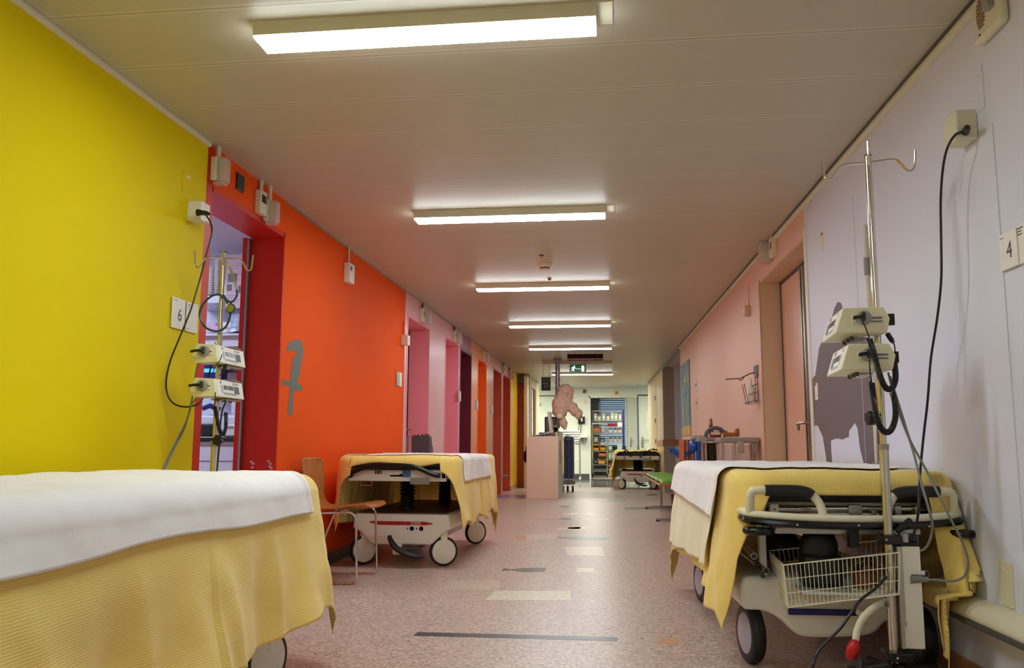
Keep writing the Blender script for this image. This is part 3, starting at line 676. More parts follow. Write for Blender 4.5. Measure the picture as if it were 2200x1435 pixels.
# room plaques
def plaque_l(y, z, w_, h_, label, txt=None, top='· ··'):
    t = wall_l('room_sign', label, 'sign', y, z)
    MB().box(.004, .009, -w_/2, w_/2, -h_/2, h_/2).build('plate', M_white, t, bevel=.0015)
    MB().box(0, .004, -w_/2+.005, w_/2-.005, -h_/2+.005, h_/2-.005).build('backing', M_dgrey, t)
    if txt: text('number', txt, .085, M_txt, t, (.0092, .012, -.008), (0,1,0))
    return t
t = plaque_l(3.885, 1.50, .125, .15, 'white room plaque with the number 6 on the yellow wall', '6')
MB().box(.009, .0094, -.05, -.036, .060, .063).box(.009, .0094, -.033, -.018, .060, .063).build('small_print', M_txt, t)
t = plaque_l(4.02, 1.50, .115, .15, 'blank white plaque right of the number 6 sign')
MB().box(.009, .0094, -.045, -.02, .060, .063).box(.009, .0094, -.045, -.03, .052, .055).box(.009, .0094, -.045, -.036, .044, .047).build('small_print', M_txt, t)
MB().box(.009, .0094, -.045, -.03, -.062, -.059).build('foot_print', M_txt, t)
for y, z, lab in ((8.18, 1.52, 'grey room plaque near the right edge of the orange wall'), (12.95, 1.5, 'small grey plaque beside the deep orange recess'), (14.55, 1.5, 'small white plaque beside the first brick-red recess'), (11.46, 1.55, 'narrow plaque between rose recess and plum recess')):
    t = wall_l('room_sign', lab, 'sign', y, z)
    MB().box(0, .012, -.10, -.01, -.07, .07).build('plate', M_alu, t, bevel=.002); MB().box(0, .012, .005, .095, -.07, .07).build('plate', M_white, t, bevel=.002)
# low bumper bars at the brick recess
for y, z, lab in ((14.2, .30, 'short metal bumper bar low on the salmon wall'), (16.0, .33, 'short metal bumper bar between the brick-red recesses')):
    t = wall_l('bumper_bar', lab, 'bumper', y, z)
    MB().cyl((.0, 0, 0), (.10, 0, .01), .022, 14).build('bar', M_alu, t); MB().ell((.10, 0, .01), (.02, .022, .022)).build('end_cap', M_steel, t)
    MB().cyl((0, 0, 0), (.006, 0, 0), .035).build('rosette', M_steel, t)
# right wall devices
p = PR(2085, 278); sr = wall_r('wall_socket', 'cream wall socket with black plug high on the right wall', 'wall socket', p)
MB().box(-.075, 0, -.06, .05, -.055, .055).build('body', M_offw, sr, bevel=.006)
MB().lathe([(.02, 0), (.02, .003), (.015, .003), (.015, .001)], Matrix.Translation((-.02, .051, 0)) @ Matrix.Rotation(-math.pi/2, 4, 'X'), 20).build('outlet_ring', M_white, sr)
p = PR(2100, 195); t = wall_r('cover_plate', 'flat cream inspection plate above the right wall socket', 'cover plate', p)
MB().box(-.003, 0, -.05, .05, -.08, .08).build('plate', M_wwall, t, bevel=.0015); MB().box(-.004, -.003, -.03, .0, .045, .05).build('tag', M_offw, t)
p = PR(2174, 537); t = wall_r('room_sign', 'white room plaque with the number 4 on the right wall', 'sign', p)
MB().box(-.012, -.004, -.06, .06, -.062, .062).build('plate', M_white, t, bevel=.0015); MB().box(-.004, 0, -.055, .055, -.058, .058).build('backing', M_dgrey, t)
text('number', '4', .08, M_txt, t, (-.0122, -.008, -.004), (0,-1,0)); MB().box(-.0124, -.012, .025, .036, .046, .049).box(-.0124, -.012, .038, .05, .046, .049).build('small_print', M_txt, t)
p = PR(2206, 520); t = wall_r('room_sign', 'second white plaque at the very right edge beside number 4', 'sign', p)
MB().box(-.008, 0, -.06, .05, -.065, .065).build('plate', M_white, t, bevel=.0015)
MB().box(-.0084, -.008, .0, .038, .050, .054).box(-.0084, -.008, .012, .038, .040, .044).box(-.0084, -.008, .008, .038, .030, .034).build('small_print', M_txt, t)
p = PR(2138, 22); t = wall_r('wall_speaker', 'cream wall alarm sounder with oval grille in the top right corner', 'speaker', p)
MB().box(-.035, 0, -.10, .10, -.09, .08).build('body', M_offw, t, bevel=.03, seg=4)
g = MB()
for k in range(9):
    z = -.045+k*.012; hw = .03*math.sqrt(max(0, 1-((z+.0)/.056)**2)); g.box(-.0375, -.035, .03-hw, .03+hw, z, z+.006)
g.build('grille', M_skin, t); MB().ell((-.036, .045, -.066), (.003, .004, .004)).build('led', M_blk, t)
MB().box(-.06, 0, -.07, -.03, -.02, .085).build('side_box', M_grey, t, bevel=.004)
p = PR(1666, 530); t = wall_r('wall_thermostat', 'cream thermostat above the right-hand door recess', 'thermostat', p)
MB().box(-.04, 0, -.07, .05, -.08, .07).build('body', M_offw, t, bevel=.004); MB().box(-.042, -.04, -.045, 0, -.02, .03).build('display', M_redl, t)
MB().box(-.09, 0, .09, .22, -.09, .07).build('light_box', M_frost, t, bevel=.01)
p = PR(1610, 668); t = wall_r('wall_socket', 'small pink-white socket high on the pale pink wall', 'wall socket', p)
MB().box(-.05, 0, -.05, .05, -.045, .045).build('body', M_jamb, t, bevel=.005); MB().box(-.008, 0, -.012, .012, .045, .24).build('conduit', M_pwall, t)
MB().box(-.052, -.05, -.02, .02, -.02, .02).build('outlet', M_white, t)
p = PR(2165, 1255); t = wall_r('cover_plate', 'cream blank cover plate low on the right wall above the rail', 'cover plate', p)
MB().box(-.006, 0, -.045, .045, -.075, .075).build('plate', M_offw, t, bevel=.002); MB().ell((-.006, .01, .05), (.003, .005, .005)).build('screw', M_white, t)
p = PR(1767, 513); t = wall_r('sticker', 'pale paper strip with red corner high on the white right wall', 'sticker', p)
MB().box(-.001, 0, -.03, .03, -.07, .04).build('paper', M_offw, t); MB().box(-.0015, -.001, -.01, .03, .025, .04).build('red_corner', M_redl, t)
p = PR(1755, 841); t = wall_r('sticker', 'white label with a red corner stuck on the violet-grey silhouette', 'sticker', p)
MB().box(-.0035, -.002, -.035, .035, -.052, .052).build('paper', M_white, t); MB().box(-.004, -.0035, .0, .034, .036, .051).build('red_corner', M_redl, t)
MB().box(-.004, -.0035, -.01, .02, -.028, -.024).build('print', M_txtg, t)
p = PR(1756, 410); t = wall_r('slip', 'thin slanted pencil line drawn high on the right wall', 'mark', p)
MB().tube([(-.001, .25, -.045), (-.001, -.25, .05)], .0012, 5).build('line', M_txtg, t)
# poster and framed notices
pc = [PR(1463, 786), PR(1484, 769), PR(1487, 935), PR(1465, 936)]
t = wall_r('painting', 'tall colourful child painting of blue, green and orange on the pink wall', 'painting', PR(1475, 936))
def paint_mat():
    m = bpy.data.materials.new('painting_colours'); m.use_nodes = True; nt = m.node_tree; b = nt.nodes['Principled BSDF']
    tc = nd(nt, 'ShaderNodeTexCoord'); mp = nd(nt, 'ShaderNodeMapping'); mp.inputs['Scale'].default_value = (1, 3.0, 1.3); nt.links.new(tc.outputs['Object'], mp.inputs[0])
    n1 = nd(nt, 'ShaderNodeTexNoise'); n1.inputs['Scale'].default_value = 3.2; n1.inputs['Detail'].default_value = 5; nt.links.new(mp.outputs[0], n1.inputs['Vector'])
    r = nd(nt, 'ShaderNodeValToRGB'); cr = r.color_ramp; cr.elements[0].position = .36; cr.elements[0].color = (*lin((70, 110, 150)), 1); cr.elements[1].position = .5; cr.elements[1].color = (*lin((110, 145, 170)), 1)
    for p_, c_ in ((.55, (90, 140, 90)), (.6, (190, 200, 110)), (.66, (216, 150, 60)), (.75, (120, 160, 190))):
        e = cr.elements.new(p_); e.color = (*lin(c_), 1)
    nt.links.new(n1.outputs['Fac'], r.inputs[0])
    sp = nd(nt, 'ShaderNodeSeparateXYZ'); nt.links.new(tc.outputs['Object'], sp.inputs[0])
    m2 = nd(nt, 'ShaderNodeMapping'); m2.inputs['Scale'].default_value = (0, 9, 0.0); nt.links.new(tc.outputs['Object'], m2.inputs[0])
    n2 = nd(nt, 'ShaderNodeTexNoise'); n2.inputs['Scale'].default_value = 1.5; nt.links.new(m2.outputs[0], n2.inputs['Vector'])
    r2 = nd(nt, 'ShaderNodeValToRGB'); c2_ = r2.color_ramp; c2_.elements[0].position = .35; c2_.elements[0].color = (*lin((190, 70, 50)), 1); c2_.elements[1].position = .65; c2_.elements[1].color = (*lin((90, 140, 110)), 1)
    e = c2_.elements.new(.5); e.color = (*lin((225, 190, 110)), 1); nt.links.new(n2.outputs['Fac'], r2.inputs[0])
    nt.links.new(mixc(nt, math_node(nt, 'GREATER_THAN', sp.outputs[2], 0.14), r2.outputs[0], r.outputs[0]), b.inputs['Base Color']); b.inputs['Roughness'].default_value = .6
    return m
hh_ = PR(1484, 769).z - PR(1487, 935).z
MB().box(-.012, -.003, -.62, .62, 0, hh_).build('canvas', paint_mat(), t, bevel=.002)
MB().box(-.003, 0, -.6, .6, .02, hh_-.02).build('backing', M_white, t)
t = wall_r('wall_sign', 'small white notices with dark writing right of the child painting', 'sign', PR(1496, 848))
for dz in (.12, -.12): MB().box(-.004, 0, -.13, .13, dz-.09, dz+.09).build('sheet', M_pwall, t); MB().box(-.005, -.004, -.08, .08, dz-.01, dz+.03).build('print', M_txtg, t)
# hand rub dispenser: lever arm, backplate, wire cage, bottle
t = wall_r('hand_rub_dispenser', 'wall hand rub dispenser with long lever arm and wire cage on the pink wall', 'dispenser', PR(1627, 800))
MB().box(-.02, 0, -.05, .06, -.04, .06).build('back_plate', M_grey, t, bevel=.004)
MB().box(-.024, -.02, -.04, .05, -.02, .05).build('plate_label', M_txtg, t)
MB().tube([(-.02, .0, .0), (-.06, .02, -.01), (-.13, .06, -.045), (-.25, .1, -.05)], .005, 8).tube([(-.10, .05, -.03), (-.12, .05, -.06), (-.15, .06, -.06)], .004, 8).build('lever_arm', M_dgrey, t)
cg = MB()
for z in (-.10, -.17, -.24):
    k = (z+.24)/.14; o = -.03*k
    cg.tube([(-.01, -.05, z), (-.11-o*2, -.05, z-.02), (-.11-o*2, .05, z-.02), (-.01, .05, z), (-.01, -.05, z)], .003, 6)
for y in (-.05, .05):
    cg.tube([(-.01, y, -.02), (-.01, y, -.26), (-.09, y, -.27), (-.12, y, -.10)], .003, 6)
cg.build('cage', M_dgrey, t)
MB().lathe([(.032, -.25), (.036, -.24), (.036, -.14), (.012, -.10), (.012, -.07), (.006, -.06), (.006, -.04)], Matrix.Translation((-.06, 0, 0)), 16).build('bottle', M_white, t)
# light rods behind the right IV stand (two wall tubes)
t = wall_r('wall_tube', 'pair of thin vertical white cable tubes on the right wall behind the stand', 'conduit', PR(1895, 1015))
MB().cyl((-.012, .03, -.5), (-.012, .03, 1.24), .009, 10).build('tube', M_offw, t); MB().cyl((-.008, -.06, -.5), (-.008, -.06, 1.24), .004, 8).build('tube', M_offw, t)
MB().cyl((-.012, .03, .98), (-.012, .03, 1.07), .014, 12).build('coupling', M_grey, t)
# ceiling mark and poster hanging far left
t = thing('hanging_poster', 'dark teal poster hanging from the ceiling near the counter', 'poster', (-1.45, 16.5, HC))
p0 = PY(1163, 811, 16.5); p1 = PY(1183, 839, 16.5)
MB().box(p0.x+1.45, p1.x+1.45, 0, .02, p1.z-HC, p0.z-HC).build('panel', M_tealp, t, bevel=.002)
MB().box(p0.x+1.45, p1.x+1.45, -.003, .023, p0.z-HC, p0.z-HC+.012).build('top_rail', M_white, t)
MB().box(p0.x+1.49, p1.x+1.41, -.002, 0, p0.z-HC-.115, p0.z-HC-.10).build('orange_band', M_ybin, t)
MB().box(p0.x+1.50, p1.x+1.42, -.002, 0, p0.z-HC-.20, p0.z-HC-.135).build('olive_picture', M_fl_olive, t)
MB().box(p0.x+1.47, p1.x+1.43, -.002, 0, p0.z-HC-.055, p0.z-HC-.042).build('heading_line', M_btn, t)
for x in (.02, -.02): MB().cyl(((p0.x+p1.x)/2+1.45+x*3, .01, p0.z-HC+.01), ((p0.x+p1.x)/2+1.45+x*3, .01, 0), .003, 6).build('hanger', M_steel, t)
# hall wall small devices
for px, py, w_, h_, m1, lab, nm in ((1256, 841, .1, .09, M_blkg, 'small black sign high on the far hall wall', 'wall_sign'), (1325, 843.5, .11, .10, M_ybin, 'small cream and orange sensor above the storeroom doorway', 'sensor'), (1257, 863, .08, .13, M_offw, 'pale switch box below the black sign in the hall', 'switch_box')):
    p = PY(px, py, FY); t = thing(nm, lab, 'wall fitting', (p.x, FY, p.z))
    MB().box(-w_/2, w_/2, -.03, 0, -h_/2, h_/2).build('body', m1, t, bevel=.003); MB().box(-w_/4, w_/4, -.032, -.03, -.012, .012).build('front_mark', M_dgrey if m1 is not M_offw else M_redl, t)
p = PY(1250, 903, FY); t = thing('wall_phone', 'black wall telephone with hanging cord on the far hall wall', 'telephone', (p.x, FY, p.z))
MB().box(-.09, .09, -.06, 0, -.10, .10).build('body', M_blkg, t, bevel=.01); MB().box(-.02, .02, -.075, -.06, -.03, .06).build('display', M_offw, t)
MB().box(-.10, -.05, -.09, -.05, -.10, .10).build('handset', M_blkg, t, bevel=.012)
MB().tube([(-.07, -.04, -.10), (-.09, -.05, -.3), (-.06, -.05, -.42), (-.03, -.04, -.3), (-.02, -.03, -.1)], .01, 8, smooth=6).build('cord', M_blk, t)
p = PY(1244, 938, FY); t = thing('wall_shelf', 'small white wall shelf under the black telephone', 'shelf', (p.x, FY, p.z))
MB().box(-.26, .23, -.3, 0, -.03, .03).build('board', M_white, t, bevel=.004); [MB().box(x, x+.03, -.22, 0, -.12, -.03).build('bracket', M_steel, t) for x in (-.2, .14)]
p = PY(1247, 987, FY); t = thing('cover_plate', 'blank double socket plate on the far hall wall', 'cover plate', (p.x, FY, p.z))
MB().box(-.07, .07, -.01, 0, -.04, .04).box(-.07, .07, -.01, 0, .06, .10).build('plate', M_white, t, bevel=.003)
# =====================================================================
#  CLOTH
# =====================================================================
def drape(name, m, parent, a, b, oL, oR, oN, oF, z0, r=.045, flare=.10, amp=.10, freq=22., seed=0, n=120, shrink=0.0, wr=.006, hem=.012, solid=.0035, x0=None, x1=None, y0=None, y1=None, push=None, rc=.10):
    """cloth over a bed top of half width a, half length b; o* are overhangs (numbers or functions of the other axis)"""
    f = lambda o, t: o(t) if callable(o) else o
    X0 = -a if x0 is None else x0; X1 = a if x1 is None else x1; Y0 = -b if y0 is None else y0; Y1 = b if y1 is None else y1
    hx = a; hy = b
    mo = lambda o: max(o(t/20-1) for t in range(41)) if callable(o) else o
    nu = n; nv = int(n*1.6); vs = []; uvs = []
    def axis(lo, hi, oa, ob, N, t):
        tot = oa+(hi-lo)+ob; s = t/(N-1)*tot; return lo-oa+s
    for j in range(nv):
        for i in range(nu):
            tv_ = j/(nv-1); 
            vmid = axis(Y0, Y1, f(oN, 0) if not callable(oN) else mo(oN), f(oF, 0) if not callable(oF) else mo(oF), nv, j)
            vn = max(-1, min(1, vmid/hy))
            u = axis(X0, X1, f(oL, vn), f(oR, vn), nu, i)
            un = max(-1, min(1, u/hx))
            v = axis(Y0, Y1, f(oN, un), f(oF, un), nv, j)
            su = 1 if u > 0 else -1; sv = 1 if v > 0 else -1
            if abs(u) > hx-rc and abs(v) > hy-rc:        # rounded mattress corner
                ex = abs(u)-hx+rc; ey = abs(v)-hy+rc; ds = math.hypot(ex, ey); d = max(0, ds-rc)
                dx = ex/max(ds, 1e-6)*su; dy = ey/max(ds, 1e-6)*sv
                if d > 0: bx = su*(hx-rc)+dx*rc; by = sv*(hy-rc)+dy*rc
                else: bx, by = u, v
            else:
                ex = max(0, abs(u)-hx); ey = max(0, abs(v)-hy); d = max(ex, ey)
                dx = su if ex > 0 else 0; dy = sv if ey > 0 else 0
                bx = max(-hx, min(hx, u)); by = max(-hy, min(hy, v))
            th = math.atan2(ey, ex) if d > 0 else 0
            s = (by*(1 if u > 0 else -1) if ex >= ey else bx*(1 if v > 0 else -1)) + (2.7 if u > 0 else 0.4)*(1 if v > 0 else 1.3) + (th*.10 if (ex > 0 and ey > 0) else 0)
            arc = r*math.pi/2
            if d <= arc:
                t = d/r; off = r*math.sin(t); dz = r*(1-math.cos(t))
            else:
                hg = d-arc
                q1 = noise.noise(Vector((s*freq*.22+seed*3.1+hg*.9, hg*1.1, seed))); q2 = noise.noise(Vector((s*freq*.5-hg*1.4+seed, hg*1.2, seed+9)))
                fold = q1*1.1 + .75*(.45-math.sqrt(q2*q2+.0016)*2.2) + .25*math.sin(s*freq+seed*1.7+1.5*noise.noise(Vector((s*2, hg, seed+4))))
                off = r + flare*hg + amp*fold*min(1, hg*3.2+.02)*min(1., hg*1.8+.15)
                dz = r + hg*(1-.5*flare*flare)
            # corners gather
            z = z0 - dz
            kk = min(1, max(0, (d-.05)/.25)); kk = kk*kk*(3-2*kk)
            wz = (1-kk)*wr*(noise.noise(Vector((u*3.1+seed, v*2.3, seed)))+.5*noise.noise(Vector((u*9+seed, v*6, 3)))+.25*noise.noise(Vector((u*21, v*17+seed, 7)))) + kk*wr*.9*noise.noise(Vector((u*7+seed, v*7, 5)))
            P = Vector((bx+dx*off, by+dy*off, z))
            tt = min(d/r, math.pi/2); P += Vector((dx*math.sin(tt), dy*math.sin(tt), math.cos(tt)))*wz
            if push: P = push(P, u, v, d)
            vs.append(P); uvs.append((u*.5, v*.5))
    fs = [(j*nu+i, j*nu+i+1, (j+1)*nu+i+1, (j+1)*nu+i) for j in range(nv-1) for i in range(nu-1)]
    me = bpy.data.meshes.new(name); me.from_pydata([tuple(p) for p in vs], [], fs); me.materials.append(m)
    uvl = me.uv_layers.new(name='UVMap')
    for l in me.loops: uvl.data[l.index].uv = uvs[l.vertex_index]
    me.shade_smooth()
    o = bpy.data.objects.new(name, me); COL.objects.link(o); o.parent = parent
    md = o.modifiers.new('solid', 'SOLIDIFY'); md.thickness = solid; md.offset = 1
    return o
def cloth_world(o, loc, rz, label, cat='blanket', group=None):
    o.location = loc; o.rotation_euler[2] = rz; return tag(o, label, cat, group)
# =====================================================================
#  STRETCHER (used three times), long axis local y, near end -y
# =====================================================================
def wheel(parent, x, y, r=.105, w=.032, tilt=0.0, rz=0.0, axle=True):
    M = Matrix.Translation((x, y, r+.001)) @ Matrix.Rotation(rz, 4, 'Z') @ Matrix.Rotation(math.pi/2, 4, 'Y')
    t = MB().lathe([(r*.82, -w/2), (r*.95, -w/2), (r, -w*.3), (r, w*.3), (r*.95, w/2), (r*.82, w/2)], M, 40).build('tyre', M_blk, parent, sharp=50)
    MB().lathe([(.001, -w*.75), (r*.6, -w*.72), (r*.83, -w*.5), (r*.83, w*.5), (r*.6, w*.72), (.001, w*.75)], M, 40).build('wheel_cover', M_base, t, sharp=50)
    MB().tube([M @ Vector((-r*.3, 0, 0)), M @ Vector((-r*1.35, 0, 0))], .03, 12).build('fork', M_base, t)
    return t
def make_stretcher(name, label, cat, loc, rz, L=.95, W=.36, head='bar', wheels_in=.30, group=None, top=.765, wrz=-1.0):
    t = thing(name, label, cat, loc, rz, group)
    # base shell, boat-like outline seen from the end, long along y
    out = [(-.35, .375), (.35, .375), (.365, .27), (.31, .245), (.22, .155), (-.22, .155), (-.31, .245), (-.365, .27)]
    def fn(u, v, s):
        return Vector((u, -.80 if not s else .80, v))
    bs = MB().prism(out, fn).build('base_shell', M_base, t, bevel=.018, seg=3)
    MB().box(-.33, .33, -.77, .77, .376, .384).build('base_top', M_dkopen, t, bevel=.003)
    st = MB().prism([(-.22, .322), (.17, .322), (.23, .312), (.235, .304), (.17, .296), (-.16, .296), (-.235, .312), (-.235, .318)], lambda u, v, s: Vector((u, -.8005 if not s else -.803, v))).build('red_stripe', M_redl, t)
    text('model_mark', 'E200i', .034, M_white, st, (.11, -.8032, .309))
    mk = MB()
    for cx in (.06, .13): mk.lathe([(.0165, 0), (.0165, .001), (.0135, .001), (.0135, 0)], Matrix.Translation((cx, -.8, .275)) @ Matrix.Rotation(math.pi/2, 4, 'X'), 20)
    MB().lathe([(.0165, 0), (.0165, .002), (.0135, .002), (.0135, 0)], Matrix.Translation((.08, -.8005, .272)) @ Matrix.Rotation(math.pi/2, 4, 'X'), 20).prism([(.038, .272), (.052, .282), (.052, .262)], lambda u, v, s: Vector((u, -.8 if not s else -.802, v))).build('pedal_symbol', mat('mark_green', (20, 130, 80), .5), t)
    MB().lathe([(.0165, 0), (.0165, .002), (.0135, .002), (.0135, 0)], Matrix.Translation((.15, -.8005, .272)) @ Matrix.Rotation(math.pi/2, 4, 'X'), 20).prism([(.125, .272), (.111, .282), (.111, .262)], lambda u, v, s: Vector((u, -.8 if not s else -.802, v))).build('pedal_symbol', M_redl, t)
    # curved foot pedal under the shell
    MB().tube([(-.07, -.86, .225), (-.055, -.87, .19), (-.01, -.88, .14), (.07, -.885, .10), (.13, -.88, .085), (.19, -.87, .085)], lambda q: .013+.008*math.sin(q*3.1), 10, smooth=6, ring=lambda i: 1.0+.12*(i % 2)).build('foot_pedal', M_blk, t)
    MB().box(-.05, .01, -.84, -.78, .09, .16).build('pedal_bracket', M_base, t, bevel=.006)
    MB().tube([(.0, -.80, .13), (.16, -.80, .13)], .012).tube([(.10, -.7, .12), (.10, .7, .12)], .012).build('linkage', M_dgrey, t)
    # bellows columns
    for yc, rr in ((-.50, .052), (.45, .052)):
        pf = [(rr*.9, .384), (rr*1.15, .39), (rr*1.15, .405)]; z = .41
        pf += [(rr, .41), (rr, .48)]
        for k in range(6): pf += [(rr*.8, .49+k*.026), (rr*1.2, .503+k*.026)]
        pf += [(rr*.9, .66)]
        MB().lathe(pf, Matrix.Translation((-.03 if yc < 0 else .07, yc, 0)), 24).build('lift_column', M_blk, t, sharp=60)
    # platform frame
    fr = MB().box(-W+.0, W-.0, -L+.0, -L+.035, .615, .695).box(-W, W, L-.035, L, .615, .695).box(-W, -W+.04, -L, L, .63, .69).box(W-.04, W, -L, L, .63, .69).box(-.06, .06, -L, L, .64, .675).box(-W, W, -.06, .06, .64, .675).build('platform_frame', M_base, t, bevel=.008, seg=3)
    MB().box(-.10, .02, -L-.006, -L, .66, .69).build('platform_label', M_white, fr)
    MB().box(.04, .10, -L-.006, -L, .645, .695).build('blue_label', mat('label_blue_'+name+str(len(MATS)), (70, 120, 170), .4), fr)
    for x in (-.16, -.145, -.135, -.12): MB().box(x, x+.007, -L-.006, -L, .665, .69).build('barcode', M_txt, fr)
    MB().box(.10, .24, -L-.018, -L, .595, .64).build('control_box', M_grey, fr, bevel=.004)
    MB().box(-W+.03, W-.03, -L+.06, L-.03, .695, .71).build('mattress_board', M_dgrey, t, bevel=.004)
    MB().box(-W+.02, W-.02, -L+.05, L-.02, .712, top).build('mattress', M_dgrey, t, bevel=.022, seg=3)
    if head == 'bar':
        MB().tube([(-W+.03, -L-.03, .665), (-W+.07, -L-.045, .69), (-.16, -L-.06, .725), (.12, -L-.06, .722), (.27, -L-.05, .668), (.32, -L-.035, .658)], .0175, 12, smooth=5).build('push_bar', M_blkg, t)
        MB().tube([(-W+.03, -L-.03, .665), (-W+.03, -L+.01, .66)], .015).tube([(.30, -L-.035, .66), (.30, -L+.01, .66)], .015).build('bar_bracket', M_blkg, t)
        MB().tube([(-.26, -L-.004, .615), (-.26, -L-.01, .585), (-.18, -L-.01, .585), (-.18, -L-.004, .615)], .004, 6).build('hook_wire', M_steel, t)
    elif head == 'fold':
        for sx in (-1, 1):
            MB().tube([(sx*.36, -L-.01, .70), (sx*.23, -L-.03, .815), (sx*.12, -L-.03, .73), (sx*.15, -L-.02, .69)], .017, 8).build('push_handle', M_blkg, t, sharp=25)
        for sx in (-.27, .27): MB().box(sx-.012, sx+.012, -L-.008, -L, .63, .675).build('frame_slot', M_blue, t, bevel=.003)
        MB().tube([(-.12, -.7, .58), (-.09, -.72, .60), (.0, -.7, .61)], .01).tube([(.06, -.7, .60), (.14, -.72, .58), (.20, -.72, .60), (.22, -.72, .64)], .01).tube([(.14, -.72, .58), (.19, -.72, .46)], .012).build('lever_rods', M_steel, t)
    for sx in (-1, 1):
        for sy in (-1, 1):
            w_ = wheel(t, sx*wheels_in, sy*.72, rz=wrz+.12*sy*sx)
    return t
# ---- second gurney, left wall, middle distance ----
G2 = (-1.56, 6.98, 0); 
make_stretcher('hospital_gurney', 'grey-white gurney with black push bar behind the wooden chair', 'gurney', G2, 0.0)
o = drape('yellow_blanket', M_blan, None, .40, .96, lambda v: .56+.05*v, lambda v: .52+.03*math.sin(v*9), lambda u: .085+.06*(abs(u) > .85)+.015*math.sin(u*5), .45, .792, seed=2, flare=.07, amp=.045, freq=17, wr=.010)
cloth_world(o, G2, 0, 'yellow blanket draped over the gurney behind the wooden chair')
o = drape('white_sheet', M_sheet, None, .406, .966, .16, .215, 0, 0, .800, seed=2, flare=.10, amp=.045, y0=-.80, y1=.55, freq=17, wr=.010)
cloth_world(o, G2, 0, 'white sheet spread over the yellow blanket of the middle-left gurney', 'sheet')
# ---- first gurney, left foreground ----
G1 = (-1.60, 2.32, 0)
t1 = make_stretcher('hospital_gurney', 'gurney in the left foreground almost hidden under its long yellow blanket', 'gurney', G1, 0.0, L=1.05, W=.36, head='none', wheels_in=.345, top=.73, wrz=-.45)
o = drape('yellow_blanket', M_blan, None, .375, 1.03, .25, lambda v: .56+.02*math.sin(v*5), .5, lambda u: .34-.04*u, .750, seed=5, flare=.16, amp=.075, freq=9, n=150, wr=.010, r=.075, rc=.14)
cloth_world(o, G1, 0, 'long yellow blanket hanging over the left foreground gurney')
o = drape('white_sheet', M_sheet1, None, .382, 1.04, .16, lambda v: .185+.03*max(0, v)-.01*v+.006*math.sin(v*7), 0, 0, .761, seed=5, flare=.19, amp=.075, freq=9, y0=-1.04, y1=.80, n=150, wr=.010, r=.082, solid=.003, rc=.14)
sh1 = cloth_world(o, G1, 0, 'white sheet lying on the yellow blanket of the left foreground gurney', 'sheet')
def sheet_line(parent, y, a, z, r, dr, m=None, x0=-.3):
    pts = [(x0, y, z+.004), (a-.01, y, z+.004)]
    for k in range(1, 7):
        q = k/6*math.pi/2; pts.append((a+(r+.004)*math.sin(q), y, z-r+(r+.004)*math.cos(q)))
    pts.append((a+r+.006+dr*.12, y, z-r-dr))
    MB().tube(pts, .0018, 5).build('red_thread_line', m or M_redl, parent)
# ---- far gurney ----
G3 = (.45, 19.0, 0)
make_stretcher('hospital_gurney', 'far gurney with folded black handles by the storeroom doorway', 'gurney', G3, math.radians(-1), head='fold', W=.45, wheels_in=.33, top=.76, wrz=.75)
o = drape('yellow_blanket', mat('blanket_far', (226, 164, 84), .85, var=.1, scale=5) and M_blan, None, .42, .93, lambda v: .62+.05*v, lambda v: .38, .05, .45, .80, seed=21, flare=.10, amp=.10, freq=14, wr=.03, n=80, r=.07)
cloth_world(o, G3, 0, 'ochre yellow blanket heaped over the far gurney near the storeroom')
t = thing('restraint_buckle', 'dark buckle strap lying on the far gurney blanket', 'strap', (.78, 18.5, .80))
MB().box(-.09, .09, -.03, .03, 0, .035).build('pad', M_skin, t, bevel=.012); MB().box(-.03, .03, -.035, .035, .03, .045).build('buckle', M_blk, t, bevel=.004)
# ---- right gurney, own design ----
G4 = Vector((.838, 4.45, 0)); R4 = math.radians(2.2)
t4 = thing('transport_gurney', 'white tubular gurney with wire basket under yellow and white linen at right', 'gurney', G4, R4)
def L4(px, py, Y):   # pixel at world depth Y -> local point of the right gurney
    p = PY(px, py, Y); return Matrix.Rotation(-R4, 3, 'Z') @ (p-G4)
# moulded base cover
def sm_(pts, k=6):
    out = []; n = len(pts)
    for i in range(n):
        p0, p1, p2, p3 = [Vector(pts[(i+q) % n]) for q in (-1, 0, 1, 2)]
        for j in range(k):
            q = j/k; out.append(tuple(0.5*((2*p1)+(p2-p0)*q+(2*p0-5*p1+4*p2-p3)*q*q+(-p0+3*p1-3*p2+p3)*q**3)))
    return out
fr_px = [(1594,1243),(1640,1238),(1760,1240),(1905,1240),(1950,1245),(1960,1300),(1940,1326),(1905,1338),(1882,1360),(1845,1369),(1740,1370),(1705,1358),(1676,1330),(1640,1312),(1592,1303)]
pp = [L4(px, py, 3.55) for px, py in fr_px]
out = sm_([(p.x, p.z) for p in pp], 4)
MB().prism(out, lambda u, v, s: Vector((u, -.90 if not s else .75, v))).build('base_cover', M_base, t4, bevel=.02, seg=3, sharp=45)
p0 = L4(1692, 1306, 3.54); p1 = L4(1858, 1324, 3.54)
MB().box(p0.x, p1.x, -.915, -.905, p1.z, p0.z).build('blue_stripe', M_blue, t4, bevel=.006, seg=3)
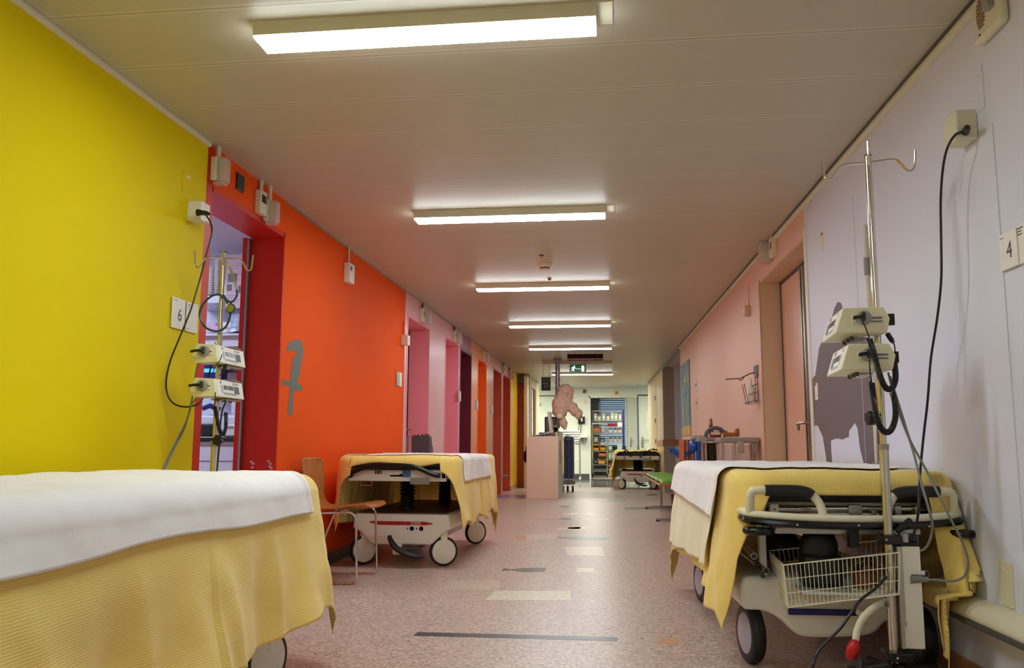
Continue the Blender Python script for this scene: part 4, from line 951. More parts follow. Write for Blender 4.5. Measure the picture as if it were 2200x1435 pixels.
for sx, sy in ((-1, -1), (1, -1), (-1, 1), (1, 1)):
    xw, yw = sx*.335, (-.76 if sy < 0 else .62)
    M = Matrix.Translation((xw, yw, .116)) @ Matrix.Rotation(.15 if sx < 0 else -.05, 4, 'Z') @ Matrix.Rotation(math.pi/2, 4, 'Y')
    ty = MB().lathe([(.085, -.026), (.108, -.026), (.115, -.018), (.115, .018), (.108, .026), (.085, .026)], M, 48).build('tyre', M_blk, t4, sharp=50)
    MB().lathe([(.001, -.036), (.06, -.034), (.094, -.02), (.094, .02), (.06, .034), (.001, .036)], M, 48).build('wheel_cover', mat('cover_lilac', (190, 192, 212), .35) if 'cover_lilac' not in MATS else MATS['cover_lilac'], ty, sharp=50)
    MB().tube([(xw-.03*sx, yw, .14), (xw-.04*sx, yw+.05, .26)], .035, 12).build('fork', M_base, ty)
# top frame, mattress
MB().box(-.35, .35, -.93, .93, .60, .62).build('mattress_board', M_dgrey, t4, bevel=.004)
MB().box(-.36, .36, -.93, .95, .645, .752).build('mattress', M_dgrey, t4, bevel=.03, seg=3)
b = MB()
for x in (-.30, .30): b.cyl((x, -.98, .585), (x, .98, .585), .018, 12)
b.tube([(-.30, -.90, .640), (.30, -.90, .640)], .017, 12).tube([(-.31, -.93, .625), (-.31, -.90, .60)], .02)
b.build('side_rails', M_base, t4)
# white bumper tube loop with black strip
yb = -1.07
loop = [(-.30, -.86, .60), (-.385, -.93, .612), (-.39, -1.0, .615), (-.36, yb+.02, .608), (-.20, yb-.02, .600), (0, yb-.03, .597), (.20, yb-.02, .600), (.36, yb+.02, .612), (.395, -1.0, .618), (.39, -.93, .615), (.30, -.86, .60)]
MB().tube(loop, .0165, 14, smooth=6).build('bumper_tube', M_offw, t4)
strip = [(x*1.02, y-.012, z-.022) for x, y, z in loop[1:-1]]
MB().tube(strip, .0145, 8, smooth=6).build('bumper_strip', M_blkg, t4)
for x in (-.22, .0, .25): MB().ell((x, yb-.055, .578), (.004, .004, .004)).build('bumper_rivet', M_chr, t4)
# push handles
def handle(sx, xa, xb):
    h = [(sx*xa, yb+.03, .612), (sx*xa, yb+.02, .665), (sx*(xa-.006), yb+.015, .69), (sx*(xa-.03), yb+.01, .70), (sx*(xb+.09), yb+.005, .70), (sx*(xb+.045), yb, .692), (sx*(xb+.012), yb-.01, .655), (sx*xb, yb-.02, .607)]
    hd = MB().tube(h, .0165, 12, smooth=5).build('push_handle', M_offw, t4)
    g = [(sx*(xa-.055), yb+.01, .70), (sx*(xb+.10), yb+.005, .70), (sx*(xb+.055), yb+.0, .694), (sx*(xb+.035), yb-.003, .682)]
    MB().tube(g, .0215, 14, smooth=5).build('handle_grip', M_blk, hd)
handle(-1, .375, .115); handle(1, .37, .115)
# chrome telescopic bar and cross parts
MB().cyl((-.27, -.97, .625), (.03, -.97, .628), .013, 14).cyl((-.03, -.97, .628), (.30, -.97, .632), .010, 14).cyl((-.22, -.98, .607), (.12, -.98, .607), .009, 12).build('telescopic_bar', M_chr, t4)
for c_, d_ in (((.03, -.985, .62), (.05, .03, .05)), ((.19, -.98, .624), (.025, .03, .04)), ((.26, -.98, .626), (.02, .035, .035)), ((.1, -.985, .612), (.02, .02, .03))): MB().cb(c_, d_).build('bar_clamp', M_steel, t4, bevel=.003)
MB().box(-.29, -.255, -.99, -.96, .605, .645).build('bracket', M_offw, t4, bevel=.003); MB().ell((-.272, -.992, .625), (.004, .003, .004)).build('bolt', M_dgrey, t4)
MB().box(-.28, .26, -1.02, -.98, .535, .56).box(-.26, .26, -1.0, -.97, .56, .572).build('cross_beam', M_alu, t4, bevel=.004)
MB().tube([(-.2, -1.03, .575), (-.17, -1.035, .558), (-.1, -1.035, .556), (.2, -1.03, .552)], .004, 6, smooth=4).build('brake_rod', M_steel, t4)
MB().box(-.015, .02, -1.06, -1.02, .49, .57).build('basket_hook', M_blk, t4, bevel=.004)
for sx in (-1, 1):
    MB().lathe([(.012, -.02), (.055, -.018), (.06, -.01), (.06, .0), (.055, .008), (.012, .01)], Matrix.Translation((sx*.345+(.05 if sx > 0 else 0), yb+.03, .553)), 28).build('corner_bumper', M_blkg, t4, sharp=60)
    MB().cyl((sx*.345+(.05 if sx > 0 else 0), yb+.03, .56), (sx*.345+(.03 if sx > 0 else 0), yb+.04, .61), .012, 10).build('bumper_stem', M_base, t4)
# chrome tubes with open ends lying along the frame
for p_a, p_b, s_ in (((1592,1183), (1646,1226), -1), ((1600,1175), (1620,1195), -1), ((1946,1212), (1989,1233), 1)):
    A = L4(*p_b, 3.42); B = L4(*p_a, 3.85)
    tb = MB().tube([A, B], .0125, 16).build('accessory_tube', M_chr, t4)
    dd = (A-B).normalized(); MB().tube([A, A+dd*.003], .0105, 14).build('tube_bore', M_blk, tb)
A = L4(1640, 1240, 3.45); B = L4(1605, 1195, 3.9)
MB().tube([A, A+Vector((-.01, .02, .03)), B], .008, 8).build('strap_tube', M_blk, t4)
for a_, b_, c_, d_ in ((-.31, -.28, -.86, -.82), (.28, .31, -.86, -.82), (-.33, -.29, .5, .56), (.29, .33, .5, .56)): MB().box(a_, b_, c_, d_, .30, .60).build('support_post', M_base, t4, bevel=.006)
# lever with red tip
lv = [L4(1907, 1292, 3.35), L4(1882, 1302, 3.28), L4(1856, 1325, 3.25), L4(1843, 1350, 3.24), L4(1838, 1376, 3.23)]
le = MB().tube(lv, .0125, 12, smooth=6).build('pedal_lever', M_offw, t4)
A = L4(1832, 1396, 3.22); 
MB().ell(A, (.022, .026, .038), Matrix.Rotation(.35, 3, 'Y')).build('red_pedal', mat('pedal_red', (190, 14, 20), .35), t4)
A = L4(1908, 1292, 3.36); MB().cyl(A+Vector((-.008, 0, 0)), A+Vector((.012, 0, 0)), .018).build('lever_collar', mat('collar_green', (0, 120, 110), .4), t4)
A = L4(1845, 1314, 3.45); MB().cyl(A, A+Vector((.02, -.06, -.02)), .014).build('lever_pivot', M_offw, t4)
# wire basket
Q = [PY(1683, 1214, 3.33), PY(1905, 1190, 3.25), PY(1905, 1160, 3.62), PY(1652, 1183, 3.70)]   # top ring corners, near-left, near-right, far-right, far-left
Bq = [PY(1694, 1305, 3.33), PY(1905, 1280, 3.25), PY(1905, 1238, 3.60), PY(1668, 1262, 3.68)]
Rl = Matrix.Rotation(-R4, 3, 'Z')
Q = [Rl @ (q-G4) for q in Q]; Bq = [Rl @ (q-G4) for q in Bq]
zt = .452; zb = .298
# extend the right side past the stand
Q[1] = Q[0]+(Q[1]-Q[0])*1.12; Q[2] = Q[3]+(Q[2]-Q[3])*1.12; Bq[1] = Bq[0]+(Bq[1]-Bq[0])*1.12; Bq[2] = Bq[3]+(Bq[2]-Bq[3])*1.12
wb = MB()
def lerp(a, b_, t): return a+(b_-a)*t
for lv_ in (0, .33, .66, 1):
    ring = [lerp(Bq[i], Q[i], lv_) for i in range(4)]
    for i in range(4): wb.tube([ring[i], ring[(i+1) % 4]], .0028 if lv_ in (0, 1) else .0015, 6, caps=False)
for i in range(4): wb.tube([Bq[i], Q[i]], .0026, 6, caps=False)
for i, nn_ in ((0, 27), (2, 27), (1, 16), (3, 16)):
    for k in range(1, nn_):
        wb.tube([lerp(Bq[i], Bq[(i+1) % 4], k/nn_), lerp(Q[i], Q[(i+1) % 4], k/nn_)], .0013, 5, caps=False)
for k in range(1, 22): wb.tube([lerp(Bq[0], Bq[1], k/22), lerp(Bq[3], Bq[2], k/22)], .0013, 5, caps=False)
for k in range(1, 14): wb.tube([lerp(Bq[0], Bq[3], k/14), lerp(Bq[1], Bq[2], k/14)], .0013, 5, caps=False)
wb.build('wire_basket', M_offw, t4)
ct = sum(Bq, Vector())/4
MB().box(-.16, .17, -.12, .12, 0, .004, Matrix.Translation(ct+Vector((0, 0, .003)))).build('basket_tray', M_white, t4)
# things in the basket
def w4(p): return Matrix.Rotation(R4, 3, 'Z') @ p + G4
cb = w4(ct)
t = thing('black_bag', 'black fabric bag standing in the wire basket of the right gurney', 'bag', cb+Vector((-.05, .05, .008)), R4)
MB().box(-.08, .07, -.05, .05, 0, .12).ell((-.01, 0, .15), (.075, .05, .07)).build('body', M_blk, t, bevel=.015)
MB().tube([(-.05, 0, .18), (-.03, 0, .23), (.03, 0, .23), (.05, 0, .18)], .006, 8, smooth=4).build('strap', M_blk, t)
for k, (dx, dy, s_) in enumerate(((.10, .02, 1), (.12, .09, .85))):
    t = thing('blood_pressure_cuff', ['brown folded strap cuff in front in the wire basket', 'brown folded strap cuff at the back of the wire basket'][k], 'strap', cb+Vector((dx, dy, .008)), R4+.3*k, 'folded brown straps in the basket')
    MB().lathe([(.04*s_, 0), (.05*s_, .01), (.05*s_, .055), (.04*s_, .065)], Matrix.Translation((0, 0, 0)), 18).build('roll', M_skin, t)
    MB().lathe([(.034*s_, .066), (.034*s_, .10), (.03*s_, .105)], Matrix.Translation((.01, .0, 0)), 18).build('upper_roll', M_skin, t)
    MB().tube([(-.04, 0, .07), (0, -.05, .10), (.04, 0, .07)], .006, 6, smooth=4).build('strap', M_blk, t)
# dark bags hanging under the mattress
t = thing('hanging_bag', 'dark navy bag hung under the mattress at the gurney corner', 'bag', w4(Vector((-.18, -.62, .45))), R4)
MB().ell((0, 0, 0), (.09, .10, .075)).build('body', M_blk, t); MB().tube([(-.04, 0, .06), (0, 0, .13), (.04, 0, .06)], .006, 6, smooth=4).build('strap', M_teal, t)
# linen on the right gurney
def push4(P, u, v, d):
    if u > .30 and v < -.90 and P.z < .70:   # the near corner falls forward along the wall
        k = min(1, (.70-P.z)/.35); P = Vector((P.x, P.y-.16*k*min(1, (u-.30)/.2), P.z))
    lim = .418+.015*(P.y+1.1)-(.09 if P.z < .34 and P.y < -.75 else 0)
    if P.x > lim: P = Vector((lim-.012*math.sin(P.y*23+P.z*9)-.16*max(0, -v-.98)-.02*max(0, d-.2), P.y, P.z))
    return P
o = drape('yellow_blanket', M_blan, None, .375, .975, lambda v: .50+.08*(abs(v) ** 3), lambda v: .44+.16*max(0, -v-.3), lambda u: .115 if abs(u) < .80 else .115+(abs(u)-.80)/.20*(.07 if u < 0 else .33), .42, .768, seed=31, flare=.12, amp=.05, freq=10, n=150, wr=.008, push=push4, r=.05)
cloth_world(o, G4, R4, 'yellow blanket with long hanging corners on the right gurney')
o = drape('blanket_lit_layer', M_blanlit, None, .388, .97, lambda v: .47+.03*v, 0, 0, 0, .774, seed=31, flare=.145, amp=.05, freq=10, n=110, wr=.008, x1=.30, y0=-.70, y1=.80, r=.055)  # added layer: pale lit look of the yellow blanket's side, put into colour
cloth_world(o, G4, R4, 'pale cream layer for the lit side of the yellow blanket on the right gurney', 'sheet')
o = drape('white_sheet', M_sheet4, None, .398, .97, lambda v: .22-.02*v, 0, 0, 0, .779, seed=31, flare=.20, amp=.05, freq=10, n=120, wr=.008, x1=.39, y0=-.80, y1=.93, r=.06)
s4 = cloth_world(o, G4, R4, 'bright white sheet spread over the right gurney', 'sheet')
# shoes / blue object under the right gurney
for k, (px, py, m_, lab) in enumerate(((1520, 1283, M_blue, 'navy slipper on the floor behind the right gurney wheel'), (1535, 1302, M_blk, 'black slipper on the floor under the yellow blanket corner'))):
    p = PF(px, py); t = thing('slipper', lab, 'slipper', p, .4)
    MB().ell((0, 0, .02), (.045, .11, .02)).build('sole', M_blk, t); MB().ell((0, .03, .035), (.042, .07, .03)).build('upper', m_, t)
# =====================================================================
#  INFUSION STANDS AND PUMPS
# =====================================================================
def star_knob(parent, c, ax, r=.022, h=.02, m=None, name='star_knob'):
    pts = []
    for k in range(36):
        a = 2*math.pi*k/36; pts.append((r*(1+.12*math.cos(6*a))*math.cos(a), r*(1+.12*math.cos(6*a))*math.sin(a)))
    ax = Vector(ax).normalized(); u_ = ax.orthogonal().normalized(); v_ = ax.cross(u_); c = Vector(c)
    return MB().prism(pts, lambda u, v, s: c+u_*u+v_*v+ax*(h if s else 0)).build(name, m or M_blk, parent, bevel=.003)
def make_pump(name, label, loc, rz, prof, L, y0, side, group):
    """prof: end outline in x,z (front panel edge is the last two points before wrap); side=+1 panel faces +x"""
    t = thing(name, label, 'infusion pump', loc, rz, group)
    body = MB().prism(prof, lambda u, v, s: Vector((u, y0 if not s else y0+L*.36, v)))
    xs = [p[0] for p in prof]; xm = (min(xs)+max(xs))/2
    cut = [((u if (u-xm)*side > 0 else xm-.004*side), v) for u, v in prof]
    body.prism(cut, lambda u, v, s: Vector((u, y0+L*.36 if not s else y0+L, v)))
    body.build('body', M_pump, t, bevel=.004, seg=3)
    A = Vector(prof[1]); B = Vector(prof[2])       # top and bottom of the front edge
    P = lambda s, q, e=.0: Vector((A.x+(B.x-A.x)*q+side*e, y0+L*s, A.y+(B.y-A.y)*q))
    def pan(s0, s1, q0, q1, m, e, nm, par=t):
        b = MB(); vs = [P(s0, q0, e), P(s1, q0, e), P(s1, q1, e), P(s0, q1, e), P(s0, q0, -.002), P(s1, q0, -.002), P(s1, q1, -.002), P(s0, q1, -.002)]
        b.add(vs, [(0,1,2,3), (4,7,6,5), (0,4,5,1), (1,5,6,2), (2,6,7,3), (3,7,4,0)]); return b.build(nm, m, par)
    fp = pan(.08, .96, .06, .94, M_white, .0012, 'front_panel')
    pan(.30, .44, .30, .55, M_lcd, .002, 'display', fp); pan(.46, .64, .30, .55, M_lcd, .002, 'display', fp)
    pan(.66, .84, .30, .74, M_dgrey, .002, 'keypad', fp)
    for k in range(3): pan(.64+.07*k, .685+.07*k, .08, .22, M_btn, .0022, 'button', fp)
    pan(.27, .72, .72, .84, M_btn, .002, 'lower_bar', fp); pan(.22, .26, .30, .75, M_btn, .002, 'side_keys', fp); pan(.20, .24, .08, .22, M_dgrey, .002, 'logo_mark', fp)
    ym = y0-.001
    # near-end syringe clamp: dark lever on a disc
    cx = xm-.012*side; cz = (prof[1][1]+prof[2][1])/2+.008
    MB().lathe([(.026, 0), (.026, .006), (.022, .009), (.001, .009)], Matrix.Translation((cx+.006*side, ym, cz)) @ Matrix.Rotation(math.pi/2, 4, 'X'), 24).build('dial', M_grey, t, sharp=50)
    MB().tube([(cx+.010*side, ym-.014, cz+.016), (cx+.012*side, ym-.02, cz-.012)], .008, 10).tube([(cx+.010*side, ym-.018, cz+.002), (cx-.02, ym-.022, cz+.002), (cx-.045, ym-.022, cz-.002)], .0065, 10).build('clamp_lever', M_blk, t)
    MB().box(xm+.028*side-.008, xm+.028*side+.008, ym-.003, ym+.002, cz-.018, cz+.014).build('side_slot', M_offw, t, bevel=.002); MB().box(xm+.028*side-.006, xm+.028*side+.006, ym-.004, ym-.002, cz-.004, cz).build('slot_line', M_blk, t)
    zb = min(p[1] for p in prof); 
    MB().box(xm-.02, xm+.05*side if side > 0 else xm-.02+.06, y0+L*.4, y0+L*.95, zb-.008, zb) .build('under_rail', M_alu, t, bevel=.002)
    fe = MB()
    for q in (.35, .55, .8): fe.cyl((xm+.02*side, y0+L*q, zb-.014), (xm+.02*side, y0+L*q, zb), .008, 10)
    fe.build('rubber_foot', M_dgrey, t)
    MB().box(xm-.01, xm+.05, y0+L*.5, y0+L*.9, max(p[1] for p in prof), max(p[1] for p in prof)+.003).build('top_rail', M_alu, t)
    return t
def coil(name, parent, pts, m=M_blk, r=.009, turns=None):
    # curly cord: one continuous helix swept along the path
    P = [Vector(p) for p in pts]; Q = []
    for i in range(len(P)-1):
        p0, p1, p2, p3 = P[max(i-1, 0)], P[i], P[i+1], P[min(i+2, len(P)-1)]
        for k in range(12):
            t = k/12; Q.append(0.5*((2*p1)+(p2-p0)*t+(2*p0-5*p1+4*p2-p3)*t*t+(-p0+3*p1-3*p2+p3)*t**3))
    Q.append(P[-1]); Ls = [0]
    for i in range(1, len(Q)): Ls.append(Ls[-1]+(Q[i]-Q[i-1]).length)
    tot = Ls[-1]; n = turns or int(tot/.0075); H = []; T = (Q[1]-Q[0]).normalized(); N = T.orthogonal().normalized(); j = 0
    for k in range(n*8+1):
        s = tot*k/(n*8)
        while j < len(Q)-2 and Ls[j+1] < s: j += 1
        f = (s-Ls[j])/max(1e-6, Ls[j+1]-Ls[j]); c = Q[j].lerp(Q[j+1], f); T = (Q[j+1]-Q[j]).normalized()
        N = (N-T*N.dot(T)).normalized(); B = T.cross(N); a = 2*math.pi*k/8; H.append(c+(N*math.cos(a)+B*math.sin(a))*r)
    return MB().tube(H, .0031, 6).build(name, m, parent)
def hooks(parent, z, spread, sag, tilt=0.0, r=.0042):
    # crossing hook arms at the pole head
    for a in (0, math.pi/2):
        c, s_ = math.cos(a+tilt), math.sin(a+tilt); arm = []
        for sg in (-1, 1):
            arm = [(0, 0, z), (sg*spread*.5*c, sg*spread*.5*s_, z+.002), (sg*spread*.66*c, sg*spread*.66*s_, z-.012), (sg*spread*.80*c, sg*spread*.80*s_, z-sag), (sg*spread*.9*c, sg*spread*.9*s_, z-sag-.004), (sg*spread*.97*c, sg*spread*.97*s_, z-sag+.012), (sg*spread*c, sg*spread*s_, z+.028)]
            MB().tube(arm, r, 8, smooth=4).build('hook', M_chr, parent)
# ---- left stand ----
LP = Vector((PY(464, 900, 3.86).x, 3.86, 0))
def LW(px, py, Y): return PY(px, py, Y)-LP
t = thing('infusion_stand', 'chrome infusion stand with two pumps in front of the red doorway', 'infusion stand', LP)
zt = PY(482, 543, 3.86).z
MB().cyl((0, 0, .12), (0, 0, .86), .0165, 18).build('lower_pole', M_chr, t)
MB().cyl((0, 0, .86), (0, 0, zt), .0125, 18).build('upper_pole', M_chr, t); MB().cyl((0, 0, .855), (0, 0, .885), .019, 18).build('pole_collar', M_steel, t)
MB().cyl((0, 0, zt), (0, 0, zt+.006), .0135, 18).build('pole_cap', M_blk, t)
hooks(t, zt-.03, .135, .045, .42)
for k in range(5):
    a = 2*math.pi*k/5+.3
    lg = MB().tube([(0, 0, .13), (.1*math.cos(a), .1*math.sin(a), .12), (.22*math.cos(a), .22*math.sin(a), .075)], .013, 10).build('leg', M_steel, t)
    MB().lathe([(.02, -.012), (.03, -.01), (.03, .01), (.02, .012)], Matrix.Translation((.22*math.cos(a), .22*math.sin(a), .0305)) @ Matrix.Rotation(math.pi/2, 4, 'Y'), 18).build('castor', M_blk, lg)
    MB().cyl((.22*math.cos(a), .22*math.sin(a), .04), (.22*math.cos(a), .22*math.sin(a), .08), .008).build('castor_stem', M_steel, lg)
star_knob(t, LW(470, 946, 3.82), (0, -1, 0), .024, .022)
MB().tube([LW(461, 735, 3.84), LW(464, 741, 3.83), LW(468, 741, 3.83), LW(470, 737, 3.83)], .003, 6).tube([LW(472, 735, 3.84), LW(474, 740, 3.83), LW(478, 738, 3.83)], .003, 6).build('small_hook', M_chr, t)
profL = lambda dz: [(-.030, .044+dz), (.058, .040+dz), (.074, -.040+dz), (-.034, -.044+dz), (-.050, -.010+dz)]
z1 = PY(478, 760, 3.72).z; z2 = PY(474, 833, 3.72).z
for z_, lab in ((z1, 'upper cream infusion pump on the left stand'), (z2, 'lower cream infusion pump on the left stand')):
    make_pump('infusion_pump', lab, (LP.x+.005, LP.y, z_), 0, profL(0), .30, -.175, 1, 'infusion pumps')
# cables of the left stand
def cable(name, pts, r, m, label, cat='cable'):
    o = MB().tube([tuple(p) for p in pts], r, 8, smooth=8).build(name, m); return tag(o, label, cat)
pp = [PL(428, 457, LX+.10), PL(440, 460, LX+.13), PY(452, 478, 3.9), PY(455, 500, 3.88), PY(444, 545, 3.86), PY(428, 605, 3.84), PY(410, 665, 3.8), PY(388, 720, 3.8), PY(366, 775, 3.8), PY(357, 820, 3.8), PY(361, 850, 3.8), PY(375, 868, 3.8), PY(400, 874, 3.8), PY(425, 868, 3.82), PY(438, 850, 3.9), PY(446, 815, 3.95), PY(456, 780, 3.95)]
cable('power_cable', pp, .0042, M_blk, 'black power cable looping down from the socket on the yellow wall')
pg = thing('plug', 'black plug pushed into the socket on the yellow wall', 'plug', PL(424, 457, LX+.079)); MB().tube([(0, 0, 0), (.02, 0, 0), (.05, .0, -.004), (.066, 0, -.01)], lambda q: .017*(1-q*.6), 12).build('plug_body', M_blk, pg); MB().cyl((.0, 0, 0), (.006, 0, 0), .0185).build('plug_rim', M_blkg, pg)
cable('grey_cable', [PY(443, 772, 3.72), PY(428, 778, 3.74), PY(421, 800, 3.76), PY(414, 850, 3.8), PY(400, 905, 3.8), PY(380, 945, 3.78), PY(360, 985, 3.75), PY(345, 1018, 3.72), PY(338, 1040, 3.7)], .0042, M_gcab, 'grey cable from the upper left pump down behind the gurney')
cable('grey_cable', [PY(438, 848, 3.72), PY(422, 855, 3.74), PY(410, 875, 3.78), PY(396, 920, 3.8), PY(376, 960, 3.78), PY(358, 1000, 3.74), PY(348, 1025, 3.7)], .0042, M_gcab, 'grey cable from the lower left pump down behind the gurney')
for a, b_, c_, d_ in ((443, 772, 427, 777), (438, 846, 424, 853)):
    pass
c1 = tag(coil('curly_cable', None, [PY(461, 873, 3.80), PY(466, 895, 3.79), PY(471, 920, 3.79), PY(478, 934, 3.79)], r=.007), 'black curly cord hanging under the lower left pump, left strand', 'cable')
c1 = tag(coil('curly_cable', None, [PY(485, 886, 3.80), PY(486, 905, 3.79), PY(483, 925, 3.79), PY(479, 936, 3.79)], r=.007), 'black curly cord hanging under the lower left pump, right strand', 'cable')
cable('power_cable', [PY(484, 858, 3.80), PY(484, 866, 3.80), PY(478, 880, 3.81), PY(474, 905, 3.81), PY(472, 935, 3.81), PY(471, 960, 3.81), PY(467, 1000, 3.81), PY(463, 1040, 3.8)], .0042, M_blk, 'black cable running down along the left stand below the star knob')
cable('thin_cable', [PY(477, 762, 3.68), PY(472, 775, 3.68), PY(462, 787, 3.78), PY(458, 800, 3.8)], .0022, M_blk, 'thin black lead from the clamp of the upper left pump')
cable('thin_cable', [PY(463, 842, 3.68), PY(462, 860, 3.7), PY(461, 874, 3.79)], .0022, M_blk, 'thin black lead from the clamp of the lower left pump')
cable('thin_cable', [PY(486, 788, 3.8), PY(478, 800, 3.8), PY(471, 808, 3.8)], .0025, M_blk, 'thin black lead between the two left pumps')
t = thing('syringe_plug', 'black barrel connector between the two left pumps', 'plug', PY(482, 791, 3.79)); MB().tube([(-.007, 0, -.02), (.006, 0, .016)], .008, 10).build('barrel', M_blk, t); MB().ell((.007, 0, .02), (.006, .006, .008)).build('tip', M_dgrey, t)
# stethoscope
st = thing('stethoscope', 'teal stethoscope looped over a hook of the left infusion stand', 'stethoscope', LP)
loop = [LW(489, 652, 3.82), LW(482, 640, 3.82), LW(470, 633, 3.81), LW(455, 636, 3.81), LW(439, 650, 3.81), LW(430, 668, 3.81), LW(431, 686, 3.81), LW(440, 702, 3.81), LW(455, 710, 3.81), LW(470, 711, 3.81), LW(484, 703, 3.82), LW(493, 685, 3.82), LW(496, 665, 3.82)]
MB().tube(loop, .0052, 10, smooth=6).tube([LW(489, 652, 3.82), LW(484, 643, 3.82), LW(480, 634, 3.83)], .0055, 10).build('tubing', M_teal, st)
MB().tube([LW(496, 662, 3.82), LW(496, 650, 3.82), LW(503, 645, 3.81), LW(509, 634, 3.81), LW(508, 622, 3.81)], .0048, 10, smooth=5).tube([LW(496, 650, 3.82), LW(489, 646, 3.82), LW(484, 640, 3.82)], .0048, 10).build('yoke', M_teal, st)
MB().tube([LW(508, 622, 3.81), LW(505, 600, 3.81), LW(498, 582, 3.81), LW(492, 572, 3.83)], .003, 8, smooth=4).tube([LW(506, 622, 3.83), LW(502, 600, 3.83), LW(494, 580, 3.84), LW(488, 566, 3.84)], .003, 8, smooth=4).build('ear_tube', M_chr, st)
A = LW(497, 663, 3.81); MB().lathe([(.001, 0), (.022, .001), (.024, .006), (.012, .012), (.001, .012)], Matrix.Translation(A) @ Matrix.Rotation(math.pi/2, 4, 'X'), 28).build('chest_piece', M_teal, st, sharp=50)
MB().lathe([(.0, .0125), (.018, .0125), (.018, .0135), (.0, .0135)], Matrix.Translation(A) @ Matrix.Rotation(math.pi/2, 4, 'X'), 28).build('diaphragm', mat('olive_disc', (128, 130, 30), .5), st)
# ---- right stand ----
YR = 3.30
RP = Vector((.975, YR, 0))
def RW(px, py, Y): return PY(px, py, Y)-RP
t = thing('infusion_stand', 'tall chrome infusion stand with two pumps beside the right gurney', 'infusion stand', RP)
zt = PY(1863, 336, YR).z
MB().cyl((0, 0, .10), (0, 0, .86), .0175, 20).build('lower_pole', M_chr, t)
MB().cyl((0, 0, .86), (0, 0, zt), .0125, 20).build('upper_pole', M_chr, t); MB().cyl((0, 0, .855), (0, 0, .875), .0195, 20).build('pole_collar', M_steel, t)
MB().cyl((0, 0, zt), (0, 0, zt+.006), .013, 18).build('pole_cap', M_blk, t)
hooks(t, zt-.025, .165, .045, -.27, .0046)
cl = MB().box(.033, .098, -.03, .06, .158, .512).build('column_housing', M_base, t, bevel=.004)
MB().box(.018, .034, -.035, .02, .158, .512).build('column_rail', M_alu, cl, bevel=.002)
MB().box(.030, .036, -.037, -.034, .165, .26).build('barcode_label', M_white, cl)
for k in range(6): MB().box(.0305, .0355, -.0378, -.037, .235-.0+k*.0035, .2365+k*.0035).build('barcode_line', M_txt, cl)
MB().box(-.028, .035, -.045, .045, .518, .552).box(.03, .10, -.03, .06, .513, .525).build('upper_clamp', M_blkg, t, bevel=.005)
MB().ell((-.02, -.046, .535), (.004, .003, .004)).build('clamp_screw', M_chr, t)
MB().cyl((.055, 0, .525), (.055, 0, .555), .02).build('clamp_stub', M_alu, t)
MB().box(.065, .095, -.02, .05, .526, .552).tube([(.03, 0, .56), (.06, 0, .585), (.085, .02, .60)], .012, 8).build('clamp_block', M_blk, t, bevel=.003)
MB().box(-.035, .05, -.05, .045, .115, .145).box(.03, .085, -.03, .05, .13, .155).build('lower_clamp', M_blkg, t, bevel=.005)
MB().ell((-.005, -.051, .13), (.005, .003, .005)).build('clamp_screw', M_chr, t)
for k, a in enumerate((math.radians(172), math.radians(250), math.radians(320), math.radians(30), math.radians(100))):
    rr = .16 if k < 3 else .20
    lg = MB().tube([(0, 0, .10), (.05*math.cos(a), .05*math.sin(a), .085), (rr*.8*math.cos(a), rr*.8*math.sin(a), .07), (rr*math.cos(a), rr*math.sin(a), .07)], .013, 10).build('leg', M_blk, t)
    MB().lathe([(.018, -.012), (.028, -.01), (.028, .01), (.018, .012)], Matrix.Translation((rr*math.cos(a), rr*math.sin(a), .0285)) @ Matrix.Rotation(math.pi/2, 4, 'Y'), 18).build('castor', M_blk, lg)
    MB().cyl((rr*math.cos(a), rr*math.sin(a), .04), (rr*math.cos(a), rr*math.sin(a), .07), .008).build('castor_stem', M_steel, lg)
MB().tube([RW(1848, 1416, 3.2), RW(1848, 1450, 3.18), RW(1870, 1470, 3.17)], .016, 8).build('foot_lever', M_blk, t, sharp=25)
profR = [(.088, .054), (-.072, .050), (-.100, -.046), (.092, -.050), (.112, .006)]
profR = [(.074, .050), (-.066, .050), (-.096, -.044), (.082, -.044), (.094, .008)]
z1 = PY(1842, 689, 3.18).z; z2 = PY(1858, 768, 3.18).z
for z_, lab, x_ in ((z1, 'upper cream infusion pump on the right stand', -.075), (z2, 'lower cream infusion pump on the right stand', -.062)):
    p_ = make_pump('infusion_pump', lab, (RP.x+x_, RP.y, z_), math.radians(-4), profR, .30, -.115, -1, 'infusion pumps')
    MB().box(.028, .068, -.1165, -.115, .006, .014).box(.028, .068, -.1165, -.115, -.006, .000).build('print_lines', M_txtg, p_); MB().lathe([(.008, 0), (.008, .001), (.005, .001), (.005, 0)], Matrix.Translation((.018, -.115, .004)) @ Matrix.Rotation(math.pi/2, 4, 'X'), 16).build('symbol', M_txt, p_)
star_knob(t, RW(1903, 687, 3.24), (1, -.3, 0), .020, .03); star_knob(t, RW(1912, 768, 3.25), (1, -.3, 0), .020, .03)
star_knob(t, RW(1880, 898, 3.27), (-1, -.15, 0), .024, .03); MB().cyl(RW(1880, 898, 3.27), (0, 0, RW(1888, 898, 3.3).z), .007).build('knob_stem', M_steel, t)
tag(coil('curly_cable', None, [PY(1868, 727, 3.13), PY(1878, 760, 3.12), PY(1888, 800, 3.13), PY(1902, 832, 3.15), PY(1916, 834, 3.18), PY(1924, 812, 3.2), PY(1921, 775, 3.24)], r=.0085), 'upper black curly cord looping under the right pumps', 'cable')
tag(coil('curly_cable', None, [PY(1873, 822, 3.15), PY(1878, 860, 3.13), PY(1884, 900, 3.13), PY(1898, 926, 3.15), PY(1914, 924, 3.18), PY(1924, 895, 3.2), PY(1922, 860, 3.22), PY(1916, 842, 3.22)], r=.0085), 'lower black curly cord looping under the right pumps', 'cable')
